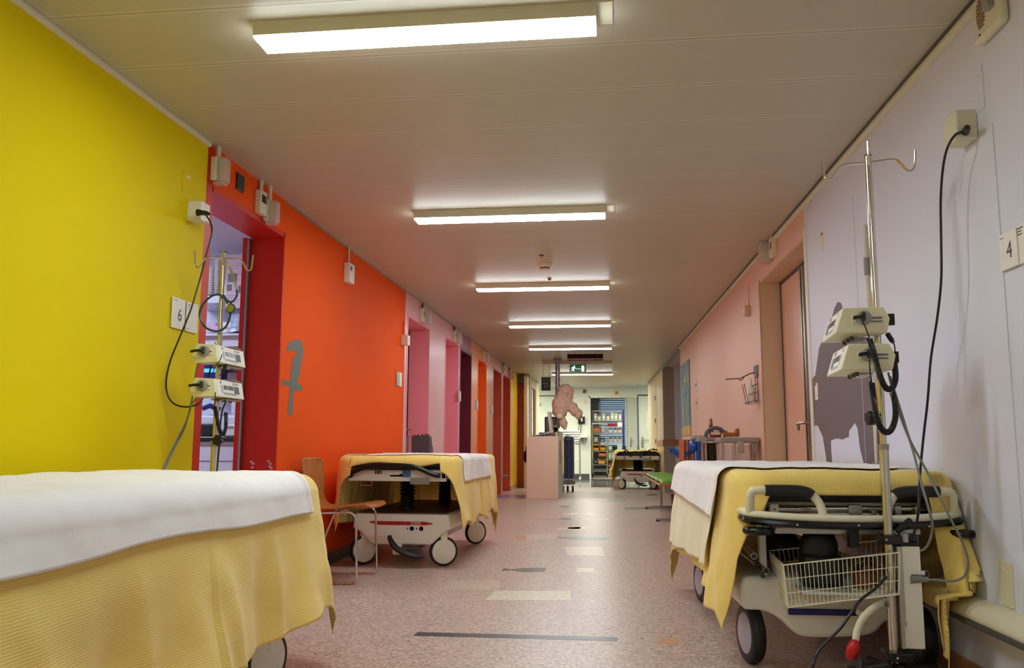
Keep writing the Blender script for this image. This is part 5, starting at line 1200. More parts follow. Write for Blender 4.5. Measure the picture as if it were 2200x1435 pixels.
cable('thin_cable', [PY(1850, 683, 3.12), PY(1860, 705, 3.12), PY(1868, 727, 3.13)], .0024, M_blk, 'thin black lead from the clamp of the upper right pump')
cable('thin_cable', [PY(1868, 760, 3.12), PY(1869, 795, 3.12), PY(1873, 822, 3.15)], .0024, M_blk, 'thin black lead from the clamp of the lower right pump')
cable('thin_cable', [PY(1896, 705, 3.3), PY(1910, 722, 3.3), PY(1921, 740, 3.3), PY(1923, 760, 3.27)], .0024, M_blk, 'thin black lead at the back of the right pumps')
t_ = thing('syringe_plug', 'black barrel connector behind the upper right pump', 'plug', PY(1910, 724, 3.29)); MB().tube([(-.006, 0, .014), (.01, 0, -.014)], .0095, 10, ring=lambda i: 1).build('barrel', M_blk, t_); MB().ell((.012, 0, -.017), (.008, .007, .008)).build('tip', M_dgrey, t_)
p0 = PR(2068, 284, .035)
pg = thing('plug', 'black plug in the cream socket on the right wall', 'plug', PR(2074, 283, .045), RA); MB().tube([(0, .02, 0), (-.0, -.0, 0), (-.012, -.045, -.002), (-.02, -.06, -.006)], lambda q: .018*(1-q*.55), 12).build('plug_body', M_blk, pg); MB().cyl((0, .012, 0), (0, .02, 0), .019).build('plug_rim', M_blkg, pg)
pp = [PR(2066, 284, .06), PR(2052, 290, .08), PR(2036, 316, .10), PR(2026, 360, .10), PR(2021, 430, .10), PR(2022, 520, .10), PR(2022, 600, .10), PR(2014, 680, .10), PR(2000, 770, .10), PY(1993, 860, 3.35), PY(1985, 930, 3.32), PY(1978, 1000, 3.30), PY(1975, 1050, 3.22), PY(1974, 1085, 3.18), PY(1970, 1120, 3.2), PY(1960, 1160, 3.25)]
cable('power_cable', pp, .0046, M_blk, 'black power cable hanging from the high socket on the right wall')
cable('power_cable', [PY(1904, 1240, 3.22), PY(1880, 1265, 3.18), PY(1850, 1288, 3.15), PY(1830, 1315, 3.12), PY(1805, 1350, 3.10), PY(1775, 1380, 3.08), PY(1755, 1405, 3.06), PY(1744, 1440, 3.05), PF(1735, 1468, .006), PF(1700, 1500, .006)], .0052, M_blk, 'black cable sagging from the wire basket to the floor on the right')
cable('grey_cable', [PY(1912, 808, 3.3), PY(1925, 850, 3.3), PY(1945, 915, 3.28), PY(1962, 970, 3.26), PY(1980, 1040, 3.2), PY(1996, 1095, 3.17), PY(2003, 1130, 3.2), PY(1998, 1160, 3.24), PY(1985, 1180, 3.27), PY(1966, 1185, 3.28)], .0046, M_gcab, 'grey cable curving back to the top of the column housing')
cable('grey_cable', [PY(1908, 800, 3.32), PY(1930, 880, 3.32), PY(1955, 945, 3.3), PY(1990, 1010, 3.25), PY(2020, 1070, 3.17), PY(2045, 1120, 3.16), PY(2068, 1165, 3.2), PY(2080, 1205, 3.22), PY(2074, 1235, 3.24), PY(2050, 1248, 3.25), PY(2010, 1246, 3.26), PY(1975, 1245, 3.27)], .0042, M_gcab, 'grey cable with the wide bottom loop near the right wall')
t = thing('cable_connector', 'grey and steel connector at the side of the column housing', 'plug', PY(1975, 1245, 3.27)); MB().tube([(.03, 0, 0), (-.03, 0, 0)], lambda q: .009+.006*q, 12).build('boot', M_gcab, t); MB().cyl((-.025, .01, .02), (.02, .01, .02), .013, 14).build('steel_ring', M_chr, t)
# =====================================================================
#  WOODEN CHAIR
# =====================================================================
CH = Vector((-1.84, 5.57, 0))
t = thing('wooden_chair', 'bent plywood chair with chrome sled legs by the orange wall', 'chair', CH)
def shell(u, v):
    # u: across (y), v: from front edge of the seat up to the top of the back
    s = v
    pr_ = [(.275, .462), (.25, .478), (.18, .474), (.08, .458), (-.02, .450), (-.10, .452), (-.155, .476), (-.18, .53), (-.19, .60), (-.20, .67), (-.21, .73), (-.215, .785)]
    k = s*(len(pr_)-1); i = min(int(k), len(pr_)-2); f = k-i
    P0, P1, P2, P3 = pr_[max(i-1, 0)], pr_[i], pr_[i+1], pr_[min(i+2, len(pr_)-1)]
    X = 0.5*((2*P1[0])+(P2[0]-P0[0])*f+(2*P0[0]-5*P1[0]+4*P2[0]-P3[0])*f*f+(-P0[0]+3*P1[0]-3*P2[0]+P3[0])*f**3)
    Z = 0.5*((2*P1[1])+(P2[1]-P0[1])*f+(2*P0[1]-5*P1[1]+4*P2[1]-P3[1])*f*f+(-P0[1]+3*P1[1]-3*P2[1]+P3[1])*f**3)
    w_ = .21-.055*max(0, min(1, (s-.36)/.25))*(1-max(0, min(1, (s-.62)/.3)))*.8
    q = (u-.5)*2
    if s > .9: w_ *= math.sqrt(max(.0, 1-((s-.9)/.11)**2))*.35+.65
    if s < .06: w_ *= .92+.08*s/.06
    bend = (q*q)*(.025 if s > .5 else .008)
    return Vector((X+(bend if s > .5 else 0), q*w_, Z+(bend if s <= .5 else 0)))
b = MB().grid(14, 60, shell); b.build('plywood_shell', M_wood, t, solid=.010, sharp=80)
for sy in (-1, 1):
    y = sy*.225
    pth = [(-.20, y*.8, .435), (-.05, y*.95, .437), (.12, y, .445), (.165, y, .442), (.195, y, .415), (.20, y, .36), (.212, y, .06), (.212, y, .025), (.19, y, .009), (.12, y, .008), (-.18, y, .008), (-.22, y, .015), (-.215, y, .05), (-.15, y*.93, .25), (-.07, y*.85, .437)]
    MB().tube(pth, .0075, 10, smooth=4).build('leg_frame', M_chr, t)
MB().cyl((.0, -.20, .436), (.0, .20, .436), .007).cyl((-.215, -.21, .06), (-.215, .21, .06), .0065).build('cross_tube', M_chr, t)
MB().ell((.05, -.15, .444), (.02, .015, .006)).ell((.05, .15, .444), (.02, .015, .006)).build('seat_pad', M_grey, t)
# =====================================================================
#  COUNTER, TOY, HALL OBJECTS
# =====================================================================
t = thing('counter_cabinet', 'peach laminate counter cabinet with a taller side panel in the corridor', 'counter', (-1.52, 14.58, 0))
MB().box(0, .475, 0, 1.25, .0, 1.05).build('body', M_podf, t, bevel=.003)
MB().box(.475, .53, 0.0, 1.28, 0, 1.05).build('corner_post', M_podf, t, bevel=.003)
MB().box(.531, .545, .01, 1.28, 0, 1.14).build('side_panel', M_pods, t, bevel=.002)
MB().box(.52, .545, .01, .05, 1.05, 1.14).build('panel_edge', M_podf, t, bevel=.002)
MB().tube([(.547, .30, .96), (.547, .33, .80), (.547, .30, .70)], .012, 6).tube([(.547, .50, .99), (.547, .42, .80), (.547, .52, .66)], .012, 6).box(.545, .549, .36, .52, .58, .66).build('red_sticker', mat('sticker_rust', (196, 120, 96), .5), t)
def far_thing(name, label, cat, px, py, Y, group=None):
    p = PY(px, py, Y); return thing(name, label, cat, p, 0, group), p
t = thing('monitor', 'white monitor turned sideways on the counter under the plush toy', 'monitor', (-1.10, 15.2, 1.05))
MB().box(-.05, .0, -.18, .18, .05, .44, Matrix.Rotation(-.12, 4, 'Y')).build('screen_case', M_white, t, bevel=.008); MB().box(-.12, .10, -.1, .1, 0, .015).build('foot', M_white, t, bevel=.005); MB().box(.02, .05, -.03, .03, .01, .2).build('stem', M_offw, t, bevel=.004)
MB().lathe([(.05, 0), (.05, .012), (.03, .012), (.03, 0)], Matrix.Translation((.05, -.19, .12)) @ Matrix.Rotation(math.pi/2, 4, 'X'), 20).build('cable_ring', M_blk, t)
t = thing('office_chair_back', 'blue-framed grey chair back behind the counter', 'chair', (-1.24, 16.3, .88))
MB().box(-.11, .11, -.03, .03, .17, .56).build('frame', M_blue, t, bevel=.02); MB().box(-.085, .085, -.036, -.03, .2, .53).build('mesh_panel', M_grey, t, bevel=.004)
MB().cyl((0, 0, -.88), (0, 0, .17), .025).build('column', M_blue, t); MB().lathe([(.2, -.88), (.2, -.86), (.03, -.82)], None, 16).build('base', M_blk, t)
t = thing('document_tray', 'blue and white papers fanned on the counter top', 'papers', (-1.28, 15.0, 1.051))
MB().box(-.18, .10, -.12, .12, 0, .012).build('folder', M_blue, t, bevel=.002)
MB().tube([(-.15, 0, .015), (0, -.02, .035), (.15, -.02, .09), (.20, -.02, .11)], .012, 6, smooth=4).tube([(-.1, -.05, .02), (.05, -.06, .05), (.18, -.06, .08)], .010, 6, smooth=4).build('paper_roll', M_offw, t); MB().box(-.06, .03, -.02, .08, .012, .07).build('blue_pad', M_blue, t, bevel=.005)
t = thing('blue_ball', 'dark blue rounded bag edge at the left side of the counter', 'bag', (-1.57, 15.0, .70)); MB().ell((0, 0, 0), (.05, .12, .11)).build('body', M_blue, t); MB().tube([(0, 0, .1), (0, 0, .16), (.02, 0, .2)], .01).build('strap', M_blue, t)
# post with strings and the plush toy
pt = thing('ceiling_post', 'slim metallic post hanging from the ceiling wrapped in strings', 'post', (-1.03, 15.25, 0))
MB().cyl((0, 0, 1.2), (0, 0, HC), .040, 20).build('post', mat('post_satin', (150, 140, 146), .25, .6), pt); MB().lathe([(.08, HC-.04), (.07, HC-.0), (.03, HC)], None, 20).build('ceiling_flange', M_grey, pt)
sg = MB()
for k in range(5):
    a = k*1.3; sg.tube([(.045*math.cos(a+q*2.2), .045*math.sin(a+q*2.2)-.01, HC-.03-q*.16) for q in [i*.5 for i in range(9)]], .0035, 5, smooth=3)
sg.tube([(.02, -.04, HC-.04), (.06, -.08, 2.1), (.13, -.1, 1.93)], .003, 5).tube([(-.02, -.04, HC-.04), (.04, -.08, 2.1), (.12, -.1, 1.90)], .003, 5)
sg.build('string', M_white, pt)
BY = 15.1
t = thing('plush_toy', 'large pale pink plush animal hanging by strings over the counter', 'plush toy', PY(1210, 870, BY))
O = PY(1210, 870, BY)
def B(u, v, dy=0): return PY(1120+u/4.78, 780+v/4.78, BY+dy)-O
k_ = BY/1830/4.78
eb = MB()
def el(u, v, ru, rv, dy=0, rd=None, rot=0.0): 
    eb.ell(B(u, v, dy), (ru*k_, (rd or ru)*k_, rv*k_), Matrix.Rotation(rot, 3, 'Y'))
el(452, 275, 76, 60); el(505, 300, 34, 52, -.02); el(400, 420, 86, 104, rd=80, rot=.25); el(400, 500, 72, 70, rd=70); el(465, 400, 62, 80, rot=-.6); el(520, 455, 60, 52, -.03, rot=-.6); el(555, 500, 55, 48, -.04); el(590, 525, 40, 56, -.05, rot=.2)
el(430, 610, 42, 62, -.02, rot=-.3); el(445, 650, 26, 34, -.04); el(355, 500, 40, 44, .03); el(420, 330, 60, 60)
o = eb.build('body', M_bear, t, sharp=180); fur = bpy.data.textures.new('fur', 'CLOUDS'); fur.noise_scale = .035; fur.noise_depth = 3
rm = o.modifiers.new('remesh', 'REMESH'); rm.mode = 'VOXEL'; rm.voxel_size = .012; rm.use_smooth_shade = True
sm2 = o.modifiers.new('smooth', 'SMOOTH'); sm2.iterations = 8; sm2.factor = .6
dp = o.modifiers.new('fur', 'DISPLACE'); dp.texture = fur; dp.strength = .035; dp.mid_level = .5
MB().ell(B(520, 285, -.05), (26*k_, 12*k_, 34*k_)).build('ear', M_bear2, t); MB().ell(B(395, 545, -.12), (30*k_, 10*k_, 26*k_)).build('foot_pad', M_offw, t)
MB().ell(B(524, 345, -.03), (12*k_, 12*k_, 30*k_)).build('muzzle', M_bear2, t)
MB().tube([B(415, 300, -.14), B(430, 330, -.14), B(470, 380, -.14), B(480, 400, -.13)], .006, 6, smooth=4).build('harness_string', M_white, t)
# linen column trolley and towel trolley
t = thing('linen_trolley', 'tall blue upright trolley with a dark castor base beside the counter', 'trolley', (-.96, 17.2, 0))
MB().box(-.08, .12, -.15, .15, .26, 1.02).build('blue_sleeve', mat('sleeve_blue', (40, 84, 150), .4), t, bevel=.02); MB().lathe([(.11, 1.0), (.1, 1.06), (.06, 1.1), (.01, 1.11)], Matrix.Translation((.02, 0, 0)), 20).build('hood', mat('hood_blue', (80, 110, 150), .35), t)
for x in (-.06, .02, .1): MB().cyl((x, -.165, .2), (x, -.165, 1.03), .008, 8).build('upright_rod', M_steel, t)
MB().box(-.12, .14, -.2, .2, .14, .22).build('base_plate', M_grey, t, bevel=.01)
for x in (-.09, .0, .1): MB().lathe([(.045, -.02), (.055, -.015), (.055, .015), (.045, .02)], Matrix.Translation((x, -.14, .057)) @ Matrix.Rotation(math.pi/2, 4, 'Y'), 18).build('castor', M_blk, t); MB().box(x-.008, x+.008, -.16, -.12, .057, .15).build('castor_fork', M_steel, t)
t = thing('towel_trolley', 'chrome trolley stacked with white towels against the hall wall', 'trolley', (-1.20, 22.6, 0))
for x in (-.25, .25):
    for y in (-.25, .25):
        MB().cyl((x, y, .1), (x, y, 1.05), .012, 10).build('post', M_chr, t); MB().lathe([(.03, -.015), (.05, -.01), (.05, .01), (.03, .015)], Matrix.Translation((x, y, .052)) @ Matrix.Rotation(math.pi/2, 4, 'Y'), 16).build('castor', M_white, t)
MB().box(-.25, .25, -.25, .25, .55, .565).box(-.25, .25, -.25, .25, .98, .995).build('shelf', M_white, t, bevel=.003)
MB().box(-.22, .10, -.22, .2, .57, .90).build('white_bin', M_white, t, bevel=.01); MB().box(-.12, .0, -.225, -.22, .66, .78).build('bin_label', M_txtg, t)
for k in range(5):
    tt = thing('folded_towel', ['bottom', 'second', 'third', 'fourth', 'topmost'][k]+' white folded towel of the stack on the chrome trolley', 'towel', (-1.18+.02*(k % 2), 22.55, 1.0+k*.062), .05*k, 'white towels on the trolley')
    MB().box(-.24, .22, -.2, .2, 0, .055).build('folded_layer', M_sheet if False else M_white, tt, bevel=.022, seg=3); MB().box(-.235, .215, -.205, -.2, .022, .03).build('fold_line', M_grey, tt)
# =====================================================================
#  STOREROOM
# =====================================================================
SY = 26.2
def S_(px, py, Y=SY): return PY(px, py, Y)
rk = thing('storage_rack', 'dark steel storage rack with grey shelves in the storeroom', 'rack', (0, SY, 0))
xl = S_(1274, 900).x; xr = S_(1339, 900).x
for x in (xl, xr):
    for y in (-.02, .38): MB().box(x-.025, x+.025, y, y+.04, 0, S_(1300, 881).z).build('upright', M_blue if x == xr else M_dgrey, rk)
zs = [S_(1300, py).z for py in (882, 903, 917, 932, 952, 968, 987, 1008)]
for z in zs: MB().box(xl, xr, 0, .4, z-.03, z).build('shelf_board', M_grey, rk, bevel=.003)
def bin_box(name, label, px0, px1, py0, py1, m, Y=SY, d=.3, group=None, open_=True, cat='box', lid=None):
    p0 = PY(px0, py1, Y); p1 = PY(px1, py0, Y); w_ = p1.x-p0.x; h = p1.z-p0.z
    t = thing(name, label, cat, (p0.x, Y+.01, p0.z), 0, group)
    if open_:
        th = .012
        MB().box(0, w_, 0, d, 0, th).box(0, th, 0, d, 0, h).box(w_-th, w_, 0, d, 0, h).box(0, w_, d-th, d, 0, h).box(0, w_, 0, th, 0, h*.55).build('shell', m, t, bevel=.003)
        MB().box(th*1.5, w_-th*1.5, th*2, d-th*2, th, h*.7).build('contents', lid or M_offw, t, bevel=.02)
    else:
        MB().box(0, w_, 0, d, 0, h).build('shell', m, t, bevel=.004); MB().box(w_*.25, w_*.75, -.002, 0, h*.3, h*.6).build('label', M_white, t)
    return t
for k, (a, b_, py) in enumerate(((1276, 1283, 888), (1284, 1291, 893), (1294, 1300, 888), (1303, 1310, 893), (1312, 1319, 887), (1320, 1327, 888), (1329, 1335, 889))):
    bin_box('card_box', ['leftmost', 'second', 'third', 'short fourth', 'tall fifth', 'sixth', 'rightmost'][k]+' grey card box on the upper storeroom shelf', a, b_, py, 903, M_card, open_=False, group='grey card boxes on the upper shelf')
bin_box('red_tray', 'dark red tray on the storeroom rack below the grey boxes', 1306, 1325, 909, 916, M_rbin, cat='tray', lid=M_rbin)
bin_box('paper_stack', 'white paper stack right of the dark red tray', 1327, 1337, 907, 916, M_white, open_=False, cat='paper')
for r_, (y0, y1) in enumerate(((919, 930), (939, 951))):
    for k, (a, b_) in enumerate(((1308, 1316), (1318, 1326), (1328, 1336))):
        bin_box('supply_bin', ['left', 'middle', 'right'][k]+' clear bin of amber packs on the '+('third' if r_ == 0 else 'fourth')+' storeroom shelf', a, b_, y0, y1, M_frost, lid=M_gold if (r_, k) != (0, 0) else M_mint, group='clear bins of amber packs', cat='bin')
for k, (a, b_, y0, y1) in enumerate(((1307, 1315, 958, 967), (1326, 1337, 956, 967), (1307, 1313, 972, 986), (1314, 1320, 972, 986))):
    bin_box('mint_box', ['small pale box left on the fifth shelf', 'wide pale box right on the fifth shelf', 'left pale carton on the sixth shelf', 'right pale carton on the sixth shelf'][k]+' of the storeroom rack', a, b_, y0, y1, M_mint, open_=False)
bin_box('orange_bin', 'orange bin low on the storeroom rack above the floor', 1314, 1335, 993, 1005, M_obin, cat='bin')
bin_box('red_box', 'small red box low on the storeroom rack left of the orange bin', 1307, 1312, 994, 1005, M_rbin, open_=False)
ct_ = thing('supply_cart', 'chrome supply cart full of orange and yellow bins in the storeroom doorway', 'cart', (0, 24.9, 0))
CYY = 24.9
cxl = PY(1272, 950, CYY).x; cxr = PY(1304, 950, CYY).x
for x in (cxl, cxr):
    for y in (0, .5): MB().cyl((x, y, .1), (x, y, PY(1300, 912, CYY).z), .014, 10).build('post', M_chr, ct_); MB().lathe([(.04, -.015), (.06, -.01), (.06, .01), (.04, .015)], Matrix.Translation((x, y, .062)) @ Matrix.Rotation(math.pi/2, 4, 'Y'), 16).build('castor', M_blk, ct_)
for py in (929, 948, 969, 998, 1012): z = PY(1290, py, CYY).z; MB().box(cxl, cxr, 0, .5, z-.02, z).build('shelf_board', M_grey, ct_, bevel=.003)
MB().box(cxl, cxr, 0, .5, PY(1290, 911, CYY).z, PY(1290, 908, CYY).z).build('top_tray', M_white, ct_, bevel=.003)
for nm, lab, a, b_, y0, y1, m_, l_ in (('orange_bin', 'orange bin on the top level of the supply cart', 1274, 1291, 917, 929, M_obin, M_offw), ('mint_box', 'mint green carton beside the orange bin on top of the cart', 1292, 1299, 917, 929, M_mint, None),
    ('yellow_bin', 'yellow bin left on the second level of the cart', 1274, 1287, 952, 957, M_ybin, M_offw), ('yellow_bin', 'lower yellow bin left on the third level of the cart', 1274, 1287, 958, 968, M_ybin, M_dgrey), ('yellow_bin', 'yellow bin right on the third level of the cart', 1289, 1301, 956, 968, M_ybin, M_dgrey),
    ('black_pouch', 'black pouch on the second level of the cart', 1289, 1299, 940, 950, M_blk, None), ('grey_carton', 'grey cartons left on the second level of the cart', 1276, 1285, 938, 951, M_card, None), ('orange_bin', 'flat orange bin at the fourth level of the cart', 1286, 1302, 971, 981, M_obin, M_offw),
    ('yellow_bin', 'yellow open bin low on the cart', 1285, 1300, 985, 997, M_ybin, M_grey), ('blue_box', 'small blue bottle box low left on the cart', 1278, 1283, 987, 996, M_blue, None)):
    bin_box(nm, lab, a, b_, y0, y1, m_, CYY+.03, .35, open_=l_ is not None, lid=l_, cat='bin' if 'bin' in nm else 'box')
# =====================================================================
#  ROOM BEHIND THE RED DOORWAY
# =====================================================================
RY = 6.35
def R_(px, py, Y=RY): return PY(px, py, Y)
def rbox(px0, px1, py0, py1, Y0=RY, d=.4):
    a = PY(px0, py1, Y0); c = PY(px1, py0, Y0); return a.x, c.x, Y0, Y0+d, a.z, c.z
t = thing('wall_cabinet', 'pale shelf unit seen through the red doorway', 'shelf', (0, 0, 0))
MB().box(*rbox(400, 560, 715, 722)).build('shelf_board', M_wblue, t, bevel=.003); MB().box(*rbox(400, 483, 634, 652)).build('shelf_board', M_wblue, t, bevel=.003)
MB().box(*rbox(400, 560, 722, 745, RY+.05, .35)).build('lower_valance', M_wblue, t)
x0 = R_(400, 700).x; x1 = R_(560, 700).x
MB().box(x0-.1, x1, RY+.36, RY+.40, 1.1, 2.2).build('back_panel', M_wblue, t)
for k, (a, b_) in enumerate(((448, 459), (459, 476))):
    tt = thing('cup_stack', ['short stack of pale paper cups on the upper shelf in the room', 'tall stack of white paper cups on the upper shelf in the room'][k], 'cups', R_((a+b_)/2, 634, RY+.08))
    rr = .028 if k == 0 else .036; zz = R_(460, 575 if k == 0 else 560, RY+.08).z-tt.location.z
    MB().lathe([(rr*.8, 0), (rr, zz-.02), (rr*.98, zz)], None, 24).build('cups', M_white, tt)
    rg = MB()
    for q in range(int(zz/.014)): rg.lathe([(rr*1.06, q*.014), (rr*1.06, q*.014+.004)], None, 24)
    rg.build('cup_rims', M_grey, tt)
t = thing('notice_sheet', 'pinkish printed notice sheet with photos hung in the treatment room', 'notice', (0, 0, 0))
SYY = RY-.006
MB().box(*rbox(484, 541, 546, 662, SYY, .004)).build('sheet', mat('paper_lilac', (214, 190, 200), .6), t)
for a in ((489,509,587,606), (487,498,611,625), (511,524,613,629)): MB().box(*rbox(a[0], a[1], a[2], a[3], SYY-.002, .002)).build('photo', M_dgrey, t)
ln = MB()
for py, a, b_ in ((566,505,530),(571,495,520),(577,490,512),(584,510,536),(589,512,534),(600,512,534),(634,488,512),(639,488,505),(644,488,515),(649,490,510)): ln.box(*rbox(a, b_, py, py+1.2, SYY-.002, .002))
ln.build('print_lines', M_txtg, t)
t = thing('glove_box', 'white and magenta box on the lower room shelf', 'box', R_(467, 715, RY+.05)); w_ = R_(487, 700, RY+.05).x-R_(441, 700, RY+.05).x
MB().box(-w_/2, w_/2, 0, .14, 0, .085).build('carton', mat('carton_lilac', (206, 170, 200), .5), t, bevel=.003); MB().box(-w_*.1, w_*.35, -.002, 0, .055, .078).build('magenta_band', M_magenta, t)
t = thing('white_carton', 'white carton beside the magenta box on the room shelf', 'box', R_(482, 715, RY+.02)); MB().box(-.055, .055, 0, .14, 0, .085).build('carton', M_white, t, bevel=.003); MB().box(-.03, .03, -.002, 0, .03, .05).build('label', M_btn, t)
t = thing('plastic_bag', 'pale translucent plastic bag on the lower room shelf', 'bag', R_(513, 715, RY+.08))
MB().grid(20, 16, lambda u, v: Vector(((.115*(1-.35*v)+.012*noise.noise(Vector((u*9, v*7, 1))))*math.cos(2*math.pi*u), .08*(1-.5*v)*math.sin(2*math.pi*u), .145*v+.01*noise.noise(Vector((u*8, v*8, 5)))))).build('film', mat('film_blueish', (160, 172, 190), .25), t, sharp=40); MB().ell((0, 0, .14), (.05, .03, .02)).build('knot', M_frost, t)
t = thing('box_open', 'pale flat tray standing behind the plastic bag', 'box', R_(525, 681, RY+.2)); MB().box(-.05, .06, 0, .03, -.0, .05).build('carton', M_white, t, bevel=.002); MB().box(-.045, .055, -.002, 0, .01, .02).build('edge', M_btn, t)
t = thing('room_counter', 'pale drawer cabinet with dark worktop in the treatment room', 'cabinet', (0, 0, 0))
a = rbox(400, 548, 940, 1100, RY-.25, .6)
MB().box(a[0], a[1], a[2], a[3], 0, a[5]-.03).build('body', M_wblue, t, bevel=.003); MB().box(a[0], a[1]+.01, a[2]-.02, a[3], a[5]-.03, a[5]).build('worktop', M_blk, t, bevel=.003)
for py in (957, 990): z = R_(480, py, RY-.25).z; MB().box(a[0], a[1], a[2]-.004, a[2], z-.003, z).build('drawer_gap', M_dgrey, t)
t = thing('instrument_tray', 'row of white instrument trays on the treatment room worktop', 'tray', (0, 0, 0))
a2 = rbox(476, 518, 912, 937, RY-.2, .3)
MB().box(a2[0], a2[1], a2[2], a2[3], a[5]+.001, a2[5]).build('trays', M_white, t, bevel=.02, seg=3); MB().box(a2[0]+.04, a2[0]+.09, a2[2]-.003, a2[2], a2[5]-.03, a2[5]-.01).box(a2[0]+.12, a2[0]+.17, a2[2]-.003, a2[2], a2[5]-.03, a2[5]-.01).build('handle_slot', M_btn, t)
t = thing('dark_monitor', 'dark device with cyan screen behind the left pumps in the room', 'monitor', R_(452, 800, RY+.1))
MB().box(-.12, .10, 0, .1, -.10, .18).build('case', M_blue, t, bevel=.01); MB().box(-.07, .06, -.003, 0, .0, .03).build('screen', M_screen, t)
t = thing('desk_unit', 'slanted pale device with a navy handle on the treatment room worktop', 'device', R_(468, 905, RY))
MB().box(-.16, .22, 0, .35, -.09, .05).build('case', M_wblue, t, bevel=.02); MB().tube([(-.12, -.01, .10), (-.06, -.02, .12), (.02, -.02, .09)], .02, 10).build('handle', M_blue, t); MB().box(-.17, -.02, -.03, 0, -.12, -.02).build('dark_foot', M_blk, t, bevel=.01)
MB().box(.05, .33, .1, .3, .05, .20).build('rear_block', M_wblue, t, bevel=.02)
t = thing('overhead_monitor', 'dark blue panel under the room shelf', 'panel', (0, 0, 0))
MB().box(*rbox(447, 520, 760, 800, RY+.2, .05)).build('panel', M_dgrey, t, bevel=.004); MB().box(*rbox(478, 520, 855, 862, RY+.1, .1)).build('ledge', M_blue, t)
# =====================================================================
#  RIGHT SIDE: WASTE STANDS, BENCH, BOARDS, TOYS
# =====================================================================
def waste_stand(label, px0, px1, pyt, Y, mbag, shape='bag', m_lid=M_dgrey):
    a = PY(px0, pyt, Y); b_ = PY(px1, pyt, Y); w_ = b_.x-a.x; z = a.z
    t = thing('waste_bag_stand', label, 'waste stand', ((a.x+b_.x)/2, Y, 0))
    MB().box(-w_/2, w_/2, -.2, .2, z-.045, z).build('lid', M_grey, t, bevel=.01)
    for x in (-w_/2+.02, w_/2-.02):
        for y in (-.17, .17): MB().cyl((x, y, .05), (x, y, z-.05), .011, 10).build('post', M_alu, t); MB().lathe([(.02, -.01), (.03, -.008), (.03, .008), (.02, .01)], Matrix.Translation((x, y, .031)) @ Matrix.Rotation(math.pi/2, 4, 'Y'), 14).build('castor', M_blk, t)
    MB().box(-w_/2, w_/2, -.19, .19, .06, .08).build('base_frame', M_alu, t, bevel=.004)
    hw = w_/2-.004
    MB().grid(36, 24, lambda u, v: Vector(((hw*(1.05-.12*math.sin(v*3)+.03*math.sin(v*26)*(v > .85)+.06*noise.noise(Vector((u*6, v*5, px0))))*math.cos(2*math.pi*u)), .215*(1-.1*math.sin(v*3)+.08*noise.noise(Vector((u*8, v*4, px0+3))))*math.sin(2*math.pi*u), .1+(z-.16)*v))).build('bag', mbag, t, sharp=60)
    return t, w_, z
t, w_, z = waste_stand('nearest grey-lidded waste bag stand with a clear bag by the pale pink wall', 1541, 1624, 940, 7.55, M_clear)
MB().box(-.02, .03, -.215, -.20, z-.13, z-.03).build('latch', M_alu, t, bevel=.006); MB().box(w_/2-.07, w_/2-.02, -.21, -.2, z-.13, z-.05).build('wire_hook', M_steel, t, bevel=.004); MB().cyl((-w_*.05-.03, -.17, .3), (-w_*.05-.03, -.17, z-.05), .015).build('front_post', M_alu, t)
t, w_, z = waste_stand('middle waste stand with a black bag beside the clear one', 1508, 1543, 938, 8.5, M_bag)
MB().box(-w_/2-.06, -w_/2+.03, -.21, -.1, z-.05, z-.005).build('lid_tab', M_alu, t, bevel=.006)
t, w_, z = waste_stand('rear waste stand with a blue bag next to the orange boards', 1487, 1507, 936, 9.6, M_blueb)
MB().grid(24, 16, lambda u, v: Vector((-.12-.17*v+.0*u+.05*(1-v)*math.cos(2*math.pi*u), .07*math.sin(2*math.pi*u), z-.22+.06*v+.05*(1-.4*v)*math.cos(2*math.pi*u)+.01*noise.noise(Vector((u*6, v*5, 0)))))).build('bag_corner', M_blueb, t)
MB().ell((-.05, -.10, z-.12), (.055, .12, .075)).build('bag_rim', M_blueb, t)
t = thing('toy_arch', 'grey padded arch toy lying on the nearest waste stand', 'toy', PY(1537, 939, 7.7))
ar = [(math.cos(a_)*.085, 0, math.sin(a_)*.08) for a_ in [math.pi*k/12 for k in range(13)]]
MB().tube([(x, 0, z_) for x, _, z_ in ar], .018, 12).build('arch', mat('toy_slate', (92, 100, 112), .5), t); MB().box(-.05, .05, -.02, .02, 0, .05).build('picture_block', M_rbin, t, bevel=.01); MB().box(-.04, .04, -.023, -.02, .02, .045).build('pale_print', M_offw, t)
t = thing('wooden_toy', 'brown wooden toy bench on top of the nearest waste stand', 'toy', PY(1569, 938, 7.6))
MB().box(-.06, .06, -.04, .04, 0, .035).build('block', M_wood, t, bevel=.004); MB().box(.04, .075, -.04, .04, 0, .07).build('upright', M_wood, t, bevel=.01)
t = thing('green_toy', 'small green ball toy beside the wooden toy', 'toy', PY(1559, 929, 7.75)); MB().ell((0, 0, 0), (.02, .02, .018)).build('ball', M_green, t); MB().cyl((0, 0, -.03), (0, 0, 0), .008).build('stem', M_green, t)
for k, (px, m_, lab) in enumerate(((1525, M_offw, 'pale picture card standing behind the grey arch toy'), (1528, M_wood, 'brown picture card standing behind the grey arch toy'))):
    t = thing('picture_card', lab, 'card', PY(px, 918, 8.2), .5); MB().prism([(-.02, -.06), (.03, -.06), (.012, .08), (-.004, .085)], lambda u, v, s: Vector((u, .004*s, v))).build('card', m_, t); MB().box(-.01, .01, -.004, 0, -.03, .02).build('print', M_rbin, t)
M_board = wood_mat('board_orange', (208, 120, 76), 5, .5)
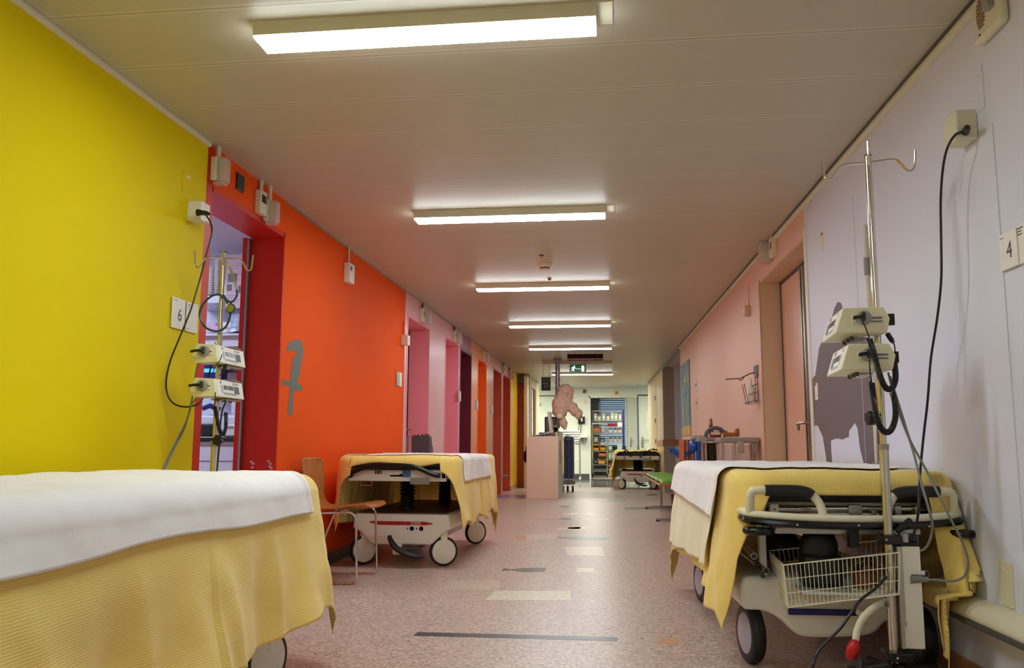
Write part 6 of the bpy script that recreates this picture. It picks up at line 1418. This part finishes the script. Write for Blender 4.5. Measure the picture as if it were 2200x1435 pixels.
for k, px in enumerate((1461, 1470, 1479)):
    Yb = 9.42; p = PY(px, 1000, Yb)
    t = thing('orange_board', ['leftmost', 'middle', 'rightmost'][k]+' orange wooden board leaning near the green bench', 'board', (p.x, Yb+.03*k, 0), 0, 'orange boards leaning by the bench')
    MB().add([(-.03, 0, 0), (.03, 0, 0), (.03, .03, 0), (-.03, .03, 0), (.005, .12, .95), (.06, .12, .95), (.06, .15, .95), (.005, .15, .95)], [(0,1,5,4), (3,7,6,2), (0,4,7,3), (1,2,6,5), (0,3,2,1), (4,5,6,7)]).build('plank', M_board, t, bevel=.003)
    MB().add([(.027, .002, 0), (.032, .002, 0), (.032, .028, 0), (.027, .028, 0), (.058, .122, .949), (.063, .122, .949), (.063, .148, .949), (.058, .148, .949)], [(0,1,5,4), (3,7,6,2), (0,4,7,3), (1,2,6,5), (0,3,2,1), (4,5,6,7)]).build('dark_edge', M_skin, t)
bn = thing('waiting_bench', 'row of four green padded bench seats on grey T-shaped feet', 'bench', (.47, 9.9, 0), RA)
for k in range(4):
    y0 = .02+k*.74
    def pad(u, v, y0=y0):
        a_ = (u-.5)*2; e = math.sqrt(max(0, 1-a_**4))
        return Vector((.02+.44*v, y0+.34+a_*.315, .455+.045*e*(1-.25*(2*v-1)**2)+.012*math.sin(v*3)))
    s_ = MB().box(0, .47, y0, y0+.66, .43, .455).build('seat_shell', M_wood, bn, bevel=.012)
    MB().grid(22, 12, pad).build('green_pad', M_green, s_, solid=.02, sharp=80)
MB().box(.20, .26, .0, 2.98, .39, .43).build('beam', M_steel, bn, bevel=.004)
for y in (.5, 2.6):
    f_ = MB().box(.215, .245, y-.02, y+.02, .05, .39).box(-.0, .46, y-.03, y+.03, .012, .045).build('t_foot', M_steel, bn, bevel=.005)
    [MB().box(x, x+.04, y-.03, y+.03, 0, .012).build('foot_pad', M_blk, f_) for x in (0, .42)]
t = thing('dark_bin', 'dark bluish bin standing under the green bench by the wall', 'bin', (.84, 12.2, 0)); MB().lathe([(.07, 0), (.08, .02), (.10, .22), (.09, .23)], None, 20).build('bucket', M_dgrey, t); MB().ell((0, 0, .23), (.09, .09, .03)).build('white_lid', M_white, t)
